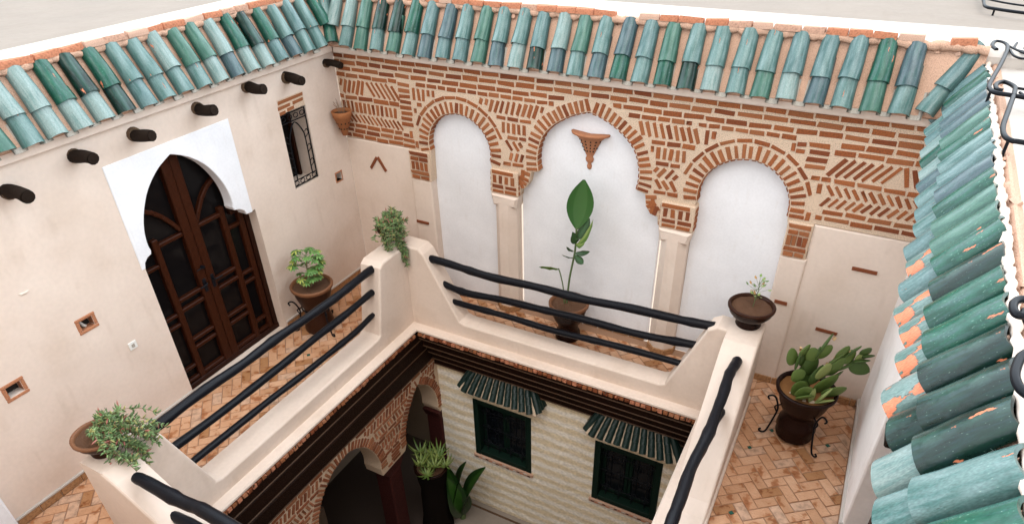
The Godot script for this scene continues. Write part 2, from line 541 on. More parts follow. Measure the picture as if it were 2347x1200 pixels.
func voussoirs(path: Array, step: float, len: float, th: float, inset := 0.008) -> Array:
	# bricks set radially along an arch line (path runs counter-clockwise round the opening)
	var out := []
	var total := 0.0
	for i in path.size() - 1: total += path[i].distance_to(path[i + 1])
	var n := int(total / step)
	for k in n:
		var s := (k + 0.5) * total / n
		var i := 0
		while i < path.size() - 2 and s > path[i].distance_to(path[i + 1]):
			s -= path[i].distance_to(path[i + 1])
			i += 1
		var t: Vector2 = (path[i + 1] - path[i]).normalized()
		var nrm := Vector2(t.y, -t.x)        # away from the opening
		var l := len * rng.randf_range(0.9, 1.06)
		out.append({"c": path[i] + t * s + nrm * (l * 0.5 + inset), "l": l, "h": th * rng.randf_range(0.85, 1.15), "a": nrm.angle()})
	return out

func band(out: Array, kind: String, x0: float, x1: float, yt: float, h: float, ok: Callable, bl := 0.20, bh := 0.044):
	# one horizontal band of brickwork whose top is at yt
	var x := x0
	if kind == "course":
		x -= rng.randf() * bl * 0.8
		while x < x1:
			var l := bl * rng.randf_range(0.82, 1.08)
			var a: float = max(x, x0 + 0.008)
			var b: float = min(x + l, x1 - 0.008)
			for tries in 3:
				if b - a < 0.05: break
				var r := {"c": Vector2((a + b) * 0.5, yt - h * 0.5 + rng.randf_range(-0.004, 0.004)), "l": b - a, "h": min(bh, h * 0.64) * rng.randf_range(0.9, 1.12), "a": rng.randf_range(-0.02, 0.02)}
				if ok.call(r):
					out.append(r)
					break
				var half := (b - a) * 0.3
				var ra := {"c": Vector2(a + half * 0.5, r.c.y), "l": half, "h": r.h, "a": 0.0}
				if ok.call(ra): b -= (b - a) * 0.3
				else: a += (b - a) * 0.3
			x += l + 0.020
		return
	var lean := 0.0
	if kind == "leanr": lean = -0.32
	if kind == "leanl": lean = 0.32
	if kind == "diagr": lean = -0.62
	if kind == "diagl": lean = 0.62
	var step := (bh * 0.86 + 0.026) / cos(lean)
	var l2 := (h - 0.024) / cos(lean)
	x += step * 0.5
	while x < x1 - 0.02:
		var r := {"c": Vector2(x, yt - h * 0.5), "l": l2 * rng.randf_range(0.9, 1.04), "h": bh * 0.86 * rng.randf_range(0.85, 1.12), "a": PI / 2 + lean + rng.randf_range(-0.05, 0.05)}
		if ok.call(r): out.append(r)
		else:
			for s in [-1, 1]:
				var q := {"c": r.c + Vector2(0, s * l2 * 0.24).rotated(lean), "l": r.l * 0.5, "h": r.h, "a": r.a}
				if ok.call(q):
					out.append(q)
					break
		x += step * rng.randf_range(0.96, 1.06)

func stack(out: Array, x0: float, x1: float, y0: float, yt: float, ok: Callable, pitch := 0.066):
	# short stretchers one above the other
	var y := yt - pitch * 0.5
	while y > y0:
		var r := {"c": Vector2((x0 + x1) * 0.5 + rng.randf_range(-0.008, 0.008), y), "l": (x1 - x0) * rng.randf_range(0.86, 0.98), "h": 0.042 * rng.randf_range(0.9, 1.1), "a": rng.randf_range(-0.03, 0.03)}
		if ok.call(r): out.append(r)
		y -= pitch

func arc(c: Vector2, r: float, a0: float, a1: float, n: int) -> Array:
	var o := []
	for i in n + 1:
		o.append(c + Vector2(r, 0).rotated(lerpf(a0, a1, float(i) / n)))
	return o

func back_wall():
	var wall := thing("brick_arcade_wall", "back gallery wall of patterned red brick with three white arched recesses", "wall")
	# arch lines, each from the right springing over the top to the left one
	var A1 := [Vector2(2.10, 1.96)] + arc(Vector2(1.69, 2.04), 0.425, -0.05, PI + 0.05, 22) + [Vector2(1.28, 1.96)]
	var A3 := [Vector2(5.37, 1.96)] + arc(Vector2(4.93, 2.03), 0.44, -0.05, PI + 0.05, 22) + [Vector2(4.495, 1.96)]
	var half := [Vector2(0.57, 1.955), Vector2(0.585, 2.08), Vector2(0.572, 2.22), Vector2(0.514, 2.38), Vector2(0.40, 2.505), Vector2(0.25, 2.605), Vector2(0.12, 2.665), Vector2(0.0, 2.70)]
	half = smooth_path(half, 4)
	var A2 := []
	for q in half: A2.append(Vector2(3.289 + q.x, q.y))
	for i in range(half.size() - 2, -1, -1): A2.append(Vector2(3.289 - half[i].x, half[i].y))
	var poly := PackedVector2Array([Vector2(0, 1.95), Vector2(0.965, 1.95), Vector2(0.965, 1.57), Vector2(1.27, 1.57)])
	for i in range(A1.size() - 1, -1, -1): poly.append(A1[i])
	poly.append_array([Vector2(2.12, 1.90), Vector2(2.12, 1.61), Vector2(2.48, 1.61), Vector2(2.49, 1.70), Vector2(2.545, 1.72), Vector2(2.60, 1.80), Vector2(2.63, 1.93)])
	for i in range(A2.size() - 1, -1, -1): poly.append(A2[i])
	poly.append_array([Vector2(3.955, 1.93), Vector2(3.975, 1.80), Vector2(4.03, 1.72), Vector2(4.115, 1.70), Vector2(4.125, 1.61), Vector2(4.485, 1.61), Vector2(4.485, 1.90)])
	for i in range(A3.size() - 1, -1, -1): poly.append(A3[i])
	poly.append_array([Vector2(5.385, 1.90), Vector2(5.385, 1.57), Vector2(5.62, 1.57), Vector2(5.62, 1.95), Vector2(W + 0.1, 1.95), Vector2(W + 0.1, 3.12), Vector2(0, 3.12)])
	var m := MB.new()
	m.slab(poly, -0.11, 0.0, 0.006)
	part(wall, "mortar_face", m.done(M.mortar))
	# white recesses
	for r in [[1.26, 2.13, 2.55], [2.47, 4.13, 2.78], [4.47, 5.395, 2.55]]:
		m = MB.new()
		m.box(Vector3(r[0], 0, -0.16), Vector3(r[1], r[2], -0.10), 0.002)
		part(wall, "white_recess", m.done(M.white_plaster))
	# plaster below the brickwork
	m = MB.new()
	m.slab(PackedVector2Array([Vector2(0, 0), Vector2(0.975, 0), Vector2(0.975, 1.945), Vector2(0, 1.945)]), -0.3, 0.008, 0.01)
	part(wall, "plaster_panel", m.done(M.plaster))
	m = MB.new()
	m.slab(PackedVector2Array([Vector2(5.625, 0), Vector2(W + 0.1, 0), Vector2(W + 0.1, 1.945), Vector2(5.625, 1.945)]), -0.3, 0.010, 0.012)
	part(wall, "plaster_panel", m.done(M.plaster))
	m = MB.new()
	m.slab(PackedVector2Array([Vector2(0.97, 0), Vector2(1.275, 0), Vector2(1.262, 1.57), Vector2(0.97, 1.57)]), -0.2, 0.022, 0.02, Transform3D(), 2)
	part(wall, "pilaster", m.done(M.plaster))
	m = MB.new()
	m.slab(PackedVector2Array([Vector2(5.385, 0), Vector2(5.635, 0), Vector2(5.635, 1.57), Vector2(5.385, 1.57)]), -0.2, 0.030, 0.02, Transform3D(), 2)
	part(wall, "pilaster", m.done(M.plaster))
	# columns
	for cx in [2.295, 4.325]:
		var c := MB.new()
		c.lathe([Vector2(0.158, 0.0), Vector2(0.156, 0.5), Vector2(0.152, 1.48), Vector2(0.152, 1.50)], 8, FLAT, Vector3(cx, 0, -0.07), PI / 8 - PI / 2 + PI / 2, PI / 8 + TAU)
		var col := part(wall, "column", c.done(M.plaster))
		c = MB.new()
		c.slab(PackedVector2Array([Vector2(-0.150, 1.455), Vector2(0.150, 1.455), Vector2(0.178, 1.575), Vector2(0.178, 1.602), Vector2(-0.178, 1.602), Vector2(-0.178, 1.575)]), -0.12, 0.075, 0.03, Transform3D(Basis(), Vector3(cx, 0, -0.02)))
		part(col, "capital", c.done(M.plaster))
		c = MB.new()
		for k in 8:
			var a := PI / 8 + TAU * k / 8
			var p0 := Vector3(cx + 0.172 * cos(a), 0, -0.06 - 0.172 * sin(a))
			var a2 := PI / 8 + TAU * (k + 1) / 8
			var p1 := Vector3(cx + 0.172 * cos(a2), 0, -0.06 - 0.172 * sin(a2))
			var up := Vector3(0, 0.075, 0)
			c.quad(p0, p1, p1 + up, p0 + up)
			c.tri(p0 + up, p1 + up, Vector3(cx, 0.078, -0.02))
		part(col, "base_tiles", c.done(M.skirting))
		# block of brick over the capital
		part(wall, "impost_block", bxm(Vector3(cx - 0.18, 1.605, -0.12), Vector3(cx + 0.18, 1.90, 0.03), M.mortar, 0.008))
	for q in [[0.965, 1.268], [5.388, 5.618]]:
		part(wall, "impost_block", bxm(Vector3(q[0], 1.565, -0.12), Vector3(q[1], 1.94, 0.022), M.mortar, 0.008))
	# brickwork
	var polyA := PackedVector2Array(A1)
	var polyB := PackedVector2Array(A2)
	var polyC := PackedVector2Array(A3)
	var face := poly
	var blocks := [Rect2(2.09, 1.58, 0.41, 0.34), Rect2(4.11, 1.58, 0.41, 0.34), Rect2(0.94, 1.54, 0.34, 0.42), Rect2(5.37, 1.54, 0.27, 0.42)]
	var ok := func(r) -> bool:
		var e := Vector2(r.l * 0.5, 0).rotated(r.a)
		var n := Vector2(0, r.h * 0.5).rotated(r.a)
		for q in [r.c, r.c + e + n, r.c - e + n, r.c + e - n, r.c - e - n, r.c + e, r.c - e]:
			if not Geometry2D.is_point_in_polygon(q, face): return false
			if poly_dist(q, A1) < (0.212 if q.y > 2.08 else 0.142): return false
			if poly_dist(q, A2) < 0.145: return false
			if poly_dist(q, A3) < (0.212 if q.y > 2.08 else 0.142): return false
			for bq in blocks:
				if bq.has_point(q): return false
		return true
	var L := []
	for k in 3: band(L, "course", 0.0, W, 2.992 - 0.076 * k, 0.076, ok)
	# left field
	band(L, "course", 0.0, 0.9, 2.764, 0.07, ok)
	band(L, "leanr", 0.01, 0.40, 2.69, 0.19, ok)
	band(L, "diagl", 0.46, 0.90, 2.69, 0.19, ok, 0.195, 0.038)
	stack(L, 0.90, 1.08, 1.97, 2.74, ok)
	band(L, "course", 0.0, 0.9, 2.50, 0.07, ok)
	band(L, "soldier", 0.02, 0.9, 2.43, 0.155, ok)
	band(L, "diagl", 0.02, 0.9, 2.275, 0.125, ok, 0.195, 0.03)
	for k in 3: band(L, "course", 0.0, 0.9, 2.155 - 0.068 * k, 0.068, ok)
	# over the first arch and the first spandrel
	band(L, "course", 1.09, 2.9, 2.764, 0.062, ok, 0.12)
	band(L, "soldier", 1.09, 1.95, 2.70, 0.165, ok)
	band(L, "leanr", 1.97, 2.95, 2.70, 0.165, ok)
	band(L, "course", 1.09, 2.85, 2.535, 0.066, ok, 0.13)
	band(L, "soldier", 1.09, 2.85, 2.468, 0.14, ok)
	band(L, "course", 1.95, 2.85, 2.328, 0.062, ok, 0.13)
	band(L, "diagl", 2.0, 2.8, 2.266, 0.13, ok)
	band(L, "leanr", 2.0, 2.8, 2.136, 0.12, ok)
	band(L, "course", 2.05, 2.8, 2.016, 0.062, ok, 0.13)
	band(L, "soldier", 2.05, 2.7, 1.952, 0.13, ok)
	band(L, "course", 2.3, 2.7, 1.822, 0.06, ok, 0.12)
	# second spandrel
	band(L, "course", 3.3, 4.35, 2.764, 0.062, ok, 0.14)
	band(L, "leanl", 3.55, 4.45, 2.70, 0.165, ok)
	band(L, "course", 3.6, 4.5, 2.535, 0.066, ok, 0.14)
	band(L, "soldier", 3.7, 4.55, 2.468, 0.15, ok)
	band(L, "course", 3.75, 4.5, 2.318, 0.062, ok, 0.14)
	band(L, "diagr", 3.75, 4.5, 2.256, 0.13, ok)
	band(L, "diagl", 3.8, 4.45, 2.126, 0.12, ok)
	band(L, "course", 3.85, 4.45, 2.006, 0.06, ok, 0.13)
	band(L, "soldier", 3.95, 4.4, 1.946, 0.12, ok)
	band(L, "course", 3.95, 4.2, 1.826, 0.06, ok, 0.12)
	# over the third arch
	band(L, "course", 4.40, 5.35, 2.764, 0.062, ok, 0.12)
	band(L, "soldier", 4.47, 5.36, 2.70, 0.165, ok)
	band(L, "course", 4.40, 5.36, 2.535, 0.06, ok, 0.13)
	stack(L, 5.40, 5.60, 1.97, 2.73, ok)
	# right field
	band(L, "course", 5.62, W, 2.764, 0.07, ok)
	band(L, "course", 5.62, W, 2.694, 0.07, ok)
	band(L, "diagr", 5.64, 6.17, 2.624, 0.20, ok, 0.195, 0.038)
	band(L, "leanl", 6.20, W, 2.624, 0.20, ok)
	band(L, "course", 5.62, W, 2.424, 0.066, ok)
	band(L, "diagl", 5.64, W, 2.358, 0.115, ok, 0.195, 0.036)
	band(L, "diagr", 5.62, W, 2.243, 0.115, ok, 0.195, 0.036)
	for k in 2: band(L, "course", 5.60, W, 2.125 - 0.068 * k, 0.068, ok)
	# outer course over the round arches
	for a in [[Vector2(1.69, 2.04), 0.425, 0.35, PI - 0.35], [Vector2(4.93, 2.03), 0.44, 0.3, PI - 0.3]]:
		var n := 10
		for k in n:
			var ang: float = lerpf(a[2], a[3], (k + 0.5) / n)
			L.append({"c": a[0] + Vector2(a[1] + 0.178, 0).rotated(ang), "l": 0.135, "h": 0.036, "a": ang + PI / 2})
	# odd bits of brick that fill the corners between the bands
	var boxes := []
	for r in L:
		boxes.append([r.c, absf(cos(r.a)) * r.l * 0.5 + absf(sin(r.a)) * r.h * 0.5 + 0.011, absf(sin(r.a)) * r.l * 0.5 + absf(cos(r.a)) * r.h * 0.5 + 0.011])
	var gy := 1.63
	while gy < 2.75:
		var gx := 0.9
		while gx < 5.66:
			for sz in [[0.13, 0.04], [0.075, 0.038], [0.04, 0.085]]:
				var r := {"c": Vector2(gx, gy), "l": sz[0], "h": sz[1], "a": rng.randf_range(-0.08, 0.08)}
				if not ok.call(r): continue
				var free := true
				for q in boxes:
					if absf(q[0].x - gx) < q[1] + sz[0] * 0.5 and absf(q[0].y - gy) < q[2] + sz[1] * 0.5:
						free = false
						break
				if free:
					L.append(r)
					boxes.append([r.c, sz[0] * 0.5 + 0.011, sz[1] * 0.5 + 0.011])
					break
			gx += 0.018
		gy += 0.016
	var tones := ["brick0", "brick1", "brick0", "brick3", "brick2", "brick1", "brick5"]
	lay(wall, L, Transform3D(), 0.009, tones)
	var VS := []
	VS += voussoirs(A1, 0.059, 0.130, 0.037)
	VS += voussoirs(A2, 0.059, 0.130, 0.037)
	VS += voussoirs(A3, 0.059, 0.130, 0.037)
	VS += voussoirs([Vector2(4.10, 1.70), Vector2(4.03, 1.72), Vector2(3.975, 1.80), Vector2(3.955, 1.93)], 0.06, 0.11, 0.04)
	VS += voussoirs([Vector2(2.63, 1.93), Vector2(2.60, 1.80), Vector2(2.545, 1.72), Vector2(2.49, 1.70)], 0.06, 0.11, 0.04)
	lay(wall, VS, Transform3D(), 0.010, tones, "arch_brick")
	# bricks in the impost blocks
	var B := []
	for cx in [2.295, 4.325]:
		B.append({"c": Vector2(cx - 0.02, 1.868), "l": 0.29, "h": 0.045, "a": 0.0})
		for k in 4: B.append({"c": Vector2(cx - 0.125 + 0.078 * k, 1.785), "l": 0.095, "h": 0.046, "a": PI / 2})
		for k in 2: B.append({"c": Vector2(cx - 0.085 + 0.17 * k, 1.697), "l": 0.14, "h": 0.040, "a": 0.0})
		for k in 2: B.append({"c": Vector2(cx - 0.08 + 0.16 * k, 1.642), "l": 0.145, "h": 0.036, "a": 0.0})
	for q in [1.117, 5.503]:
		var w := 0.26 if q < 3.0 else 0.20
		B.append({"c": Vector2(q, 1.905), "l": w, "h": 0.042, "a": 0.0})
		for k in 2: B.append({"c": Vector2(q - w * 0.25 + w * 0.5 * k, 1.842), "l": w * 0.44, "h": 0.042, "a": 0.0})
		for k in 4: B.append({"c": Vector2(q - w * 0.36 + w * 0.24 * k, 1.752), "l": 0.10, "h": 0.042, "a": PI / 2})
		B.append({"c": Vector2(q, 1.665), "l": w, "h": 0.04, "a": 0.0})
		for k in 2: B.append({"c": Vector2(q - w * 0.25 + w * 0.5 * k, 1.605), "l": w * 0.44, "h": 0.04, "a": 0.0})
	var F := []
	for r in B:
		F.append(r)
	lay(wall, F, Transform3D(Basis(), Vector3(0, 0, 0.026)), 0.012, tones, "impost_brick")
	# soffit and block sides: bricks seen edge on under the arches
	var S := []
	for a in [[A1, 0.063], [A2, 0.063], [A3, 0.063]]:
		var vs := voussoirs(a[0], a[1], 0.09, 0.042)
		for r in vs: S.append(r)
	var sm := {}
	for i in S.size():
		var r = S[i]
		var nrm := Vector2(cos(r.a), sin(r.a))
		var base: Vector2 = r.c - nrm * (r.l * 0.5 + 0.008)
		var bz := Vector3(-nrm.x, -nrm.y, 0)
		var by := Vector3(-bz.y, bz.x, 0)
		var bx := by.cross(bz)
		part(wall, "soffit_brick", brick_meshes[i % 8], Transform3D(Basis(bx * 0.085, by * r.h, bz * 0.012), Vector3(base.x, base.y, -0.05)), M[tones[i % tones.size()]])
	for cx in [2.295, 4.325]:
		for s in [-1, 1]:
			for k in 4:
				part(wall, "impost_brick", brick_meshes[k], Transform3D(Basis(Vector3(0, 0, -s) * 0.11, Vector3.UP * 0.045, Vector3(s, 0, 0) * 0.01), Vector3(cx + s * 0.177, 1.645 + 0.065 * k, -0.035)), M[tones[k]])
	# slips of brick showing through the plaster
	for q in [[0.394, 1.665, 0.21, 0.96], [0.522, 1.670, 0.20, -1.02], [1.075, 0.985, 0.19, -0.02], [6.145, 1.585, 0.215, -0.02], [5.985, 0.824, 0.215, -0.02], [5.50, 1.046, 0.12, -0.02]]:
		part(wall, "exposed_brick", brick_meshes[int(q[0] * 10) % 8], Transform3D(Basis(Vector3.BACK, q[3]).scaled_local(Vector3(q[2], 0.036, 0.016)), Vector3(q[0], q[1], 0.008 if q[0] < 0.9 or q[0] > 5.63 else 0.024)), M.brick2)
	# skirting tiles along the foot of the wall
	var x := 0.0
	for seg in [[0.02, 1.25, 0.012], [2.5, 4.12, -0.095], [5.40, W - 0.03, 0.034]]:
		x = seg[0]
		while x < seg[1] - 0.05:
			var l: float = min(0.2, seg[1] - x)
			part(wall, "skirting_tile", bxm(Vector3(x + 0.003, 0.002, seg[2] - 0.02), Vector3(x + l - 0.003, 0.085, seg[2] + 0.006 + rng.randf() * 0.003), M.skirting, 0.004))
			x += 0.2

# a wall face cut by rectangular openings; holes: [u0, v0, u1, v1]; xf takes (u, v, w) to the world
func holed(m: MB, rect: Rect2, holes: Array, xf: Transform3D, depth: float):
	var us := [rect.position.x, rect.end.x]
	var vs := [rect.position.y, rect.end.y]
	for h in holes:
		us.append(h[0]); us.append(h[2]); vs.append(h[1]); vs.append(h[3])
	us.sort(); vs.sort()
	for i in us.size() - 1:
		for j in vs.size() - 1:
			if us[i + 1] - us[i] < 1e-5 or vs[j + 1] - vs[j] < 1e-5: continue
			var cu: float = (us[i] + us[i + 1]) * 0.5
			var cv: float = (vs[j] + vs[j + 1]) * 0.5
			var inside := false
			for h in holes:
				if cu > h[0] and cu < h[2] and cv > h[1] and cv < h[3]: inside = true
			if inside: continue
			m.quad(xf * Vector3(us[i], vs[j], 0), xf * Vector3(us[i + 1], vs[j], 0), xf * Vector3(us[i + 1], vs[j + 1], 0), xf * Vector3(us[i], vs[j + 1], 0))
			m.quad(xf * Vector3(us[i + 1], vs[j], -depth), xf * Vector3(us[i], vs[j], -depth), xf * Vector3(us[i], vs[j + 1], -depth), xf * Vector3(us[i + 1], vs[j + 1], -depth))
	for h in holes:
		var a := Vector3(h[0], h[1], 0); var b := Vector3(h[2], h[1], 0); var c := Vector3(h[2], h[3], 0); var d := Vector3(h[0], h[3], 0)
		var k := Vector3(0, 0, -depth)
		var skip: String = h[4] if h.size() > 4 else ""
		for e in [[b, a, "b"], [c, b, "r"], [d, c, "t"], [a, d, "l"]]:
			if skip.contains(e[2]): continue
			m.quad(xf * e[0], xf * e[1], xf * (e[1] + k), xf * (e[0] + k))

const LX := Transform3D(Vector3(0, 0, -1), Vector3(0, 1, 0), Vector3(1, 0, 0), Vector3.ZERO)   # left wall: local x is -z
func left_wall():
	var wall := thing("plaster_wall", "tall pinkish beige plaster wall on the left with door, logs and vents", "wall")
	var holes := [[-3.09, 0.0, -1.66, 1.66, "t"], [-3.09, 1.66, -1.76, 2.63, "b"], [-1.015, 1.635, -0.60, 2.53], [-3.845, 1.395, -3.725, 1.505], [-4.59, 1.19, -4.47, 1.295], [-0.31, 1.455, -0.215, 1.555]]
	var m := MB.new()
	holed(m, Rect2(-6.2, -0.1, 6.2, 3.2), holes, LX, 0.3)
	part(wall, "wall_face", m.done(M.plaster))
	# white surround with a pointed arch
	var half := smooth_path([Vector2(0.0, 2.585), Vector2(0.17, 2.50), Vector2(0.33, 2.36), Vector2(0.44, 2.19), Vector2(0.505, 2.02), Vector2(0.525, 1.87), Vector2(0.515, 1.80)], 4)
	var poly := PackedVector2Array([Vector2(-3.128, 1.655), Vector2(-3.09, 1.655), Vector2(-3.075, 1.71), Vector2(-3.03, 1.75), Vector2(-2.985, 1.765)])
	for i in range(half.size() - 1, -1, -1): poly.append(Vector2(-2.459 - half[i].x, half[i].y))
	for i in range(1, half.size()): poly.append(Vector2(-2.459 + half[i].x, half[i].y))
	poly.append_array([Vector2(-1.93, 1.765), Vector2(-1.87, 1.75), Vector2(-1.81, 1.71), Vector2(-1.79, 1.655), Vector2(-1.706, 1.65), Vector2(-1.706, 2.70), Vector2(-3.128, 2.70)])
	m = MB.new()
	m.slab(poly, -0.125, 0.010, 0.006, LX)
	part(wall, "white_arch_surround", m.done(M.white_plaster))
	# skirting tiles with a pale line above
	var z := 0.03
	while z < 5.0:
		if z < 1.5 or z > 3.1:
			part(wall, "skirting_tile", bxm(Vector3(-0.01, 0.002, z + 0.003), Vector3(0.012 + rng.randf() * 0.003, 0.08, z + 0.197), M.skirting, 0.003))
		z += 0.2
	part(wall, "skirting_line", bxm(Vector3(-0.01, 0.082, 0.02), Vector3(0.017, 0.11, 1.64), M.terrace_white, 0.006))
	part(wall, "skirting_line", bxm(Vector3(-0.01, 0.082, 3.10), Vector3(0.017, 0.11, 5.04), M.terrace_white, 0.006))
	part(wall, "corner_pier", bxm(Vector3(0.0, 0.0, 5.05), Vector3(0.10, 3.1, 5.4), M.white_plaster, 0.02))
	# brick courses over the small window
	for q in [[0.815, 2.655, 0.40], [0.71, 2.60, 0.17], [0.93, 2.595, 0.19], [0.97, 2.535, 0.09], [0.84, 2.55, 0.11]]:
		part(wall, "brick", brick_meshes[2], LX * Transform3D(Basis().scaled_local(Vector3(q[2], 0.036, 0.010)), Vector3(-q[0], q[1], 0.0)), M.brick3)
	part(wall, "mortar_patch", bxm(Vector3(-0.01, 2.525, 0.605), Vector3(0.003, 2.685, 1.015), M.mortar, 0.002))
	# depth behind the openings
	m = MB.new()
	m.box(Vector3(-0.75, 1.5, 0.45), Vector3(-0.70, 2.7, 1.2), 0.0)
	part(wall, "window_back", m.done(M.void))
	part(wall, "door_room_back", bxm(Vector3(-1.3, -0.1, 1.2), Vector3(-1.2, 2.8, 3.6), M.void, 0.0))
	part(wall, "shaft_back", bxm(Vector3(-0.36, 1.0, 3.4), Vector3(-0.305, 1.7, 4.8), M.void, 0.0))
	part(wall, "shaft_back", bxm(Vector3(-0.36, 1.4, 0.1), Vector3(-0.305, 1.65, 0.4), M.void, 0.0))

func door():
	var d := thing("double_door", "dark brown wooden double door with glass panes under a white pointed arch", "door")
	var x0 := -0.205
	var x1 := -0.13
	var part_bar := func(root: Node3D, called: String, pts: Array, w: float, xa: float, xb: float, mat: Material):
		# a bar following points (z, y) with width w
		var m := MB.new()
		for i in pts.size() - 1:
			var a: Vector2 = pts[i]
			var b: Vector2 = pts[i + 1]
			var dir := (b - a).normalized()
			var L := a.distance_to(b)
			var xf := Transform3D(Basis(Vector3(0, dir.y, dir.x), Vector3(0, dir.x, -dir.y), Vector3(-1, 0, 0)), Vector3(0, a.y, a.x))
			if xf.basis.determinant() < 0: xf.basis.z = -xf.basis.z
			var s: float = xf.basis.z.x
			m.box(Vector3(-w * 0.2 if i > 0 else 0.0, -w * 0.5, min(xa * s, xb * s)), Vector3(L, w * 0.5, max(xa * s, xb * s)), 0.008, xf)
		return part(root, called, m.done(mat))
	# outer frame
	part_bar.call(d, "frame_post", [Vector2(3.13, 0.02), Vector2(3.13, 1.70)], 0.11, x0, x1, M.door_frame_wood)
	part_bar.call(d, "frame_post", [Vector2(1.655, 0.02), Vector2(1.655, 1.70)], 0.12, x0, x1, M.door_frame_wood)
	part_bar.call(d, "sill", [Vector2(1.6, 0.035), Vector2(3.17, 0.035)], 0.07, x0, x1 + 0.01, M.door_frame_wood)
	var hp := [Vector2(0.58, 1.66), Vector2(0.565, 1.87), Vector2(0.54, 2.03), Vector2(0.47, 2.22), Vector2(0.36, 2.39), Vector2(0.20, 2.54), Vector2(0.0, 2.64)]
	for s in [-1, 1]:
		var pts := []
		for q in hp: pts.append(Vector2(2.41 + s * q.x, q.y))
		part_bar.call(d, "arch_frame", pts, 0.12, x0, x1, M.door_frame_wood)
	# two leaves
	for s in [-1, 1]:
		var leaf := part(d, "door_leaf", bxm(Vector3(x0 + 0.015, 0.06, 2.41 if s > 0 else 1.72), Vector3(x0 + 0.021, 2.60, 3.10 if s > 0 else 2.41), M.glass_dark, 0.0))
		var za := 2.41
		var st := func(z: float) -> float: return za + s * z
		part_bar.call(leaf, "meeting_stile", [Vector2(st.call(0.052), 0.06), Vector2(st.call(0.052), 2.56)], 0.10, x0, x1 + 0.012, M.door_wood)
		part_bar.call(leaf, "stile", [Vector2(st.call(0.42), 0.06), Vector2(st.call(0.42), 1.80)], 0.07, x0, x1, M.door_wood)
		part_bar.call(leaf, "stile", [Vector2(st.call(0.645), 0.06), Vector2(st.call(0.645), 1.66)], 0.07, x0, x1 - 0.004, M.door_wood)
		for y in [0.10, 0.44, 0.54, 0.93, 1.05, 1.72]:
			part_bar.call(leaf, "glazing_bar", [Vector2(st.call(0.10), y), Vector2(st.call(0.39), y)], 0.045, x0, x1 - 0.002, M.door_wood)
		for y in [0.10, 0.25, 0.80, 0.92, 1.52]:
			part_bar.call(leaf, "glazing_bar", [Vector2(st.call(0.455), y), Vector2(st.call(0.615), y)], 0.04, x0, x1 - 0.006, M.door_wood)
		part_bar.call(leaf, "curved_bar", [Vector2(st.call(0.10), 1.76), Vector2(st.call(0.16), 1.86), Vector2(st.call(0.24), 1.97), Vector2(st.call(0.33), 2.06), Vector2(st.call(0.44), 2.12)], 0.045, x0, x1 - 0.006, M.door_wood)
		# handle
		var h := MB.new()
		h.box(Vector3(x1 + 0.012, 1.00, st.call(0.035)), Vector3(x1 + 0.02, 1.16, st.call(0.075)) if s > 0 else Vector3(x1 + 0.02, 1.16, st.call(0.035) - 0.0), 0.002) if s > 0 else h.box(Vector3(x1 + 0.012, 1.00, st.call(0.075)), Vector3(x1 + 0.02, 1.16, st.call(0.035)), 0.002)
		h.tube(smooth_path([Vector3(x1 + 0.015, 1.11, st.call(0.055)), Vector3(x1 + 0.06, 1.11, st.call(0.055)), Vector3(x1 + 0.065, 1.105, st.call(0.10)), Vector3(x1 + 0.06, 1.10, st.call(0.15))], 4), 0.009, 6)
		part(leaf, "handle", h.done(M.iron))
	tag(d, d.get_meta("label"), "door")
	# key plate above the handle
	var k := MB.new()
	k.tube([Vector3(x1 + 0.01, 1.30, 2.44), Vector3(x1 + 0.05, 1.30, 2.44)], 0.018, 8)
	k.tube([Vector3(x1 + 0.035, 1.30, 2.42), Vector3(x1 + 0.035, 1.29, 2.52)], 0.007, 6)
	part(d, "latch", k.done(M.iron))

func small_window():
	var w := thing("grille_window", "narrow dark window with black scrolled iron grille near the left wall's corner", "window")
	var zc := 0.807
	var m := MB.new()
	m.box(Vector3(-0.29, 1.64, 0.63), Vector3(-0.28, 2.52, 0.92), 0.0)
	part(w, "glass", m.done(M.glass_dark))
	for q in [[0.63, 0.67], [0.90, 0.94]]:
		part(w, "wooden_frame", bxm(Vector3(-0.28, 1.64, q[0]), Vector3(-0.24, 2.5, q[1]), M.door_frame_wood, 0.004))
	var g := func(pts: Array, r: float, called: String):
		var p := []
		for q in pts: p.append(Vector3(-0.02, q.y, q.x))
		part(w, called, tubem(smooth_path(p, 5), r, M.iron, 6))
	for z in [0.612, 1.003]: g.call([Vector2(z, 1.64), Vector2(z, 2.0), Vector2(z, 2.50)], 0.008, "grille_bar")
	for y in [1.65, 1.72, 2.40, 2.50]: g.call([Vector2(0.61, y), Vector2(0.8, y), Vector2(1.005, y)], 0.007, "grille_bar")
	g.call([Vector2(0.68, 1.72), Vector2(0.68, 2.1), Vector2(0.70, 2.25), Vector2(0.807, 2.38), Vector2(0.91, 2.25), Vector2(0.935, 2.1), Vector2(0.935, 1.72)], 0.008, "grille_arch")
	for k in 4:
		var z := 0.66 + k * 0.1
		for yy in [2.45, 1.685]:
			var p := []
			for i in 9:
				var a := TAU * i / 8.0
				p.append(Vector2(z + 0.035 * cos(a), yy + 0.026 * sin(a)))
			g.call(p, 0.005, "grille_scroll")
	for s in [-1, 1]:
		for y in [1.80, 1.98, 2.16]:
			g.call([Vector2(zc + s * 0.13, y), Vector2(zc + s * 0.185, y + 0.04), Vector2(zc + s * 0.17, y + 0.09), Vector2(zc + s * 0.135, y + 0.07)], 0.005, "grille_scroll")

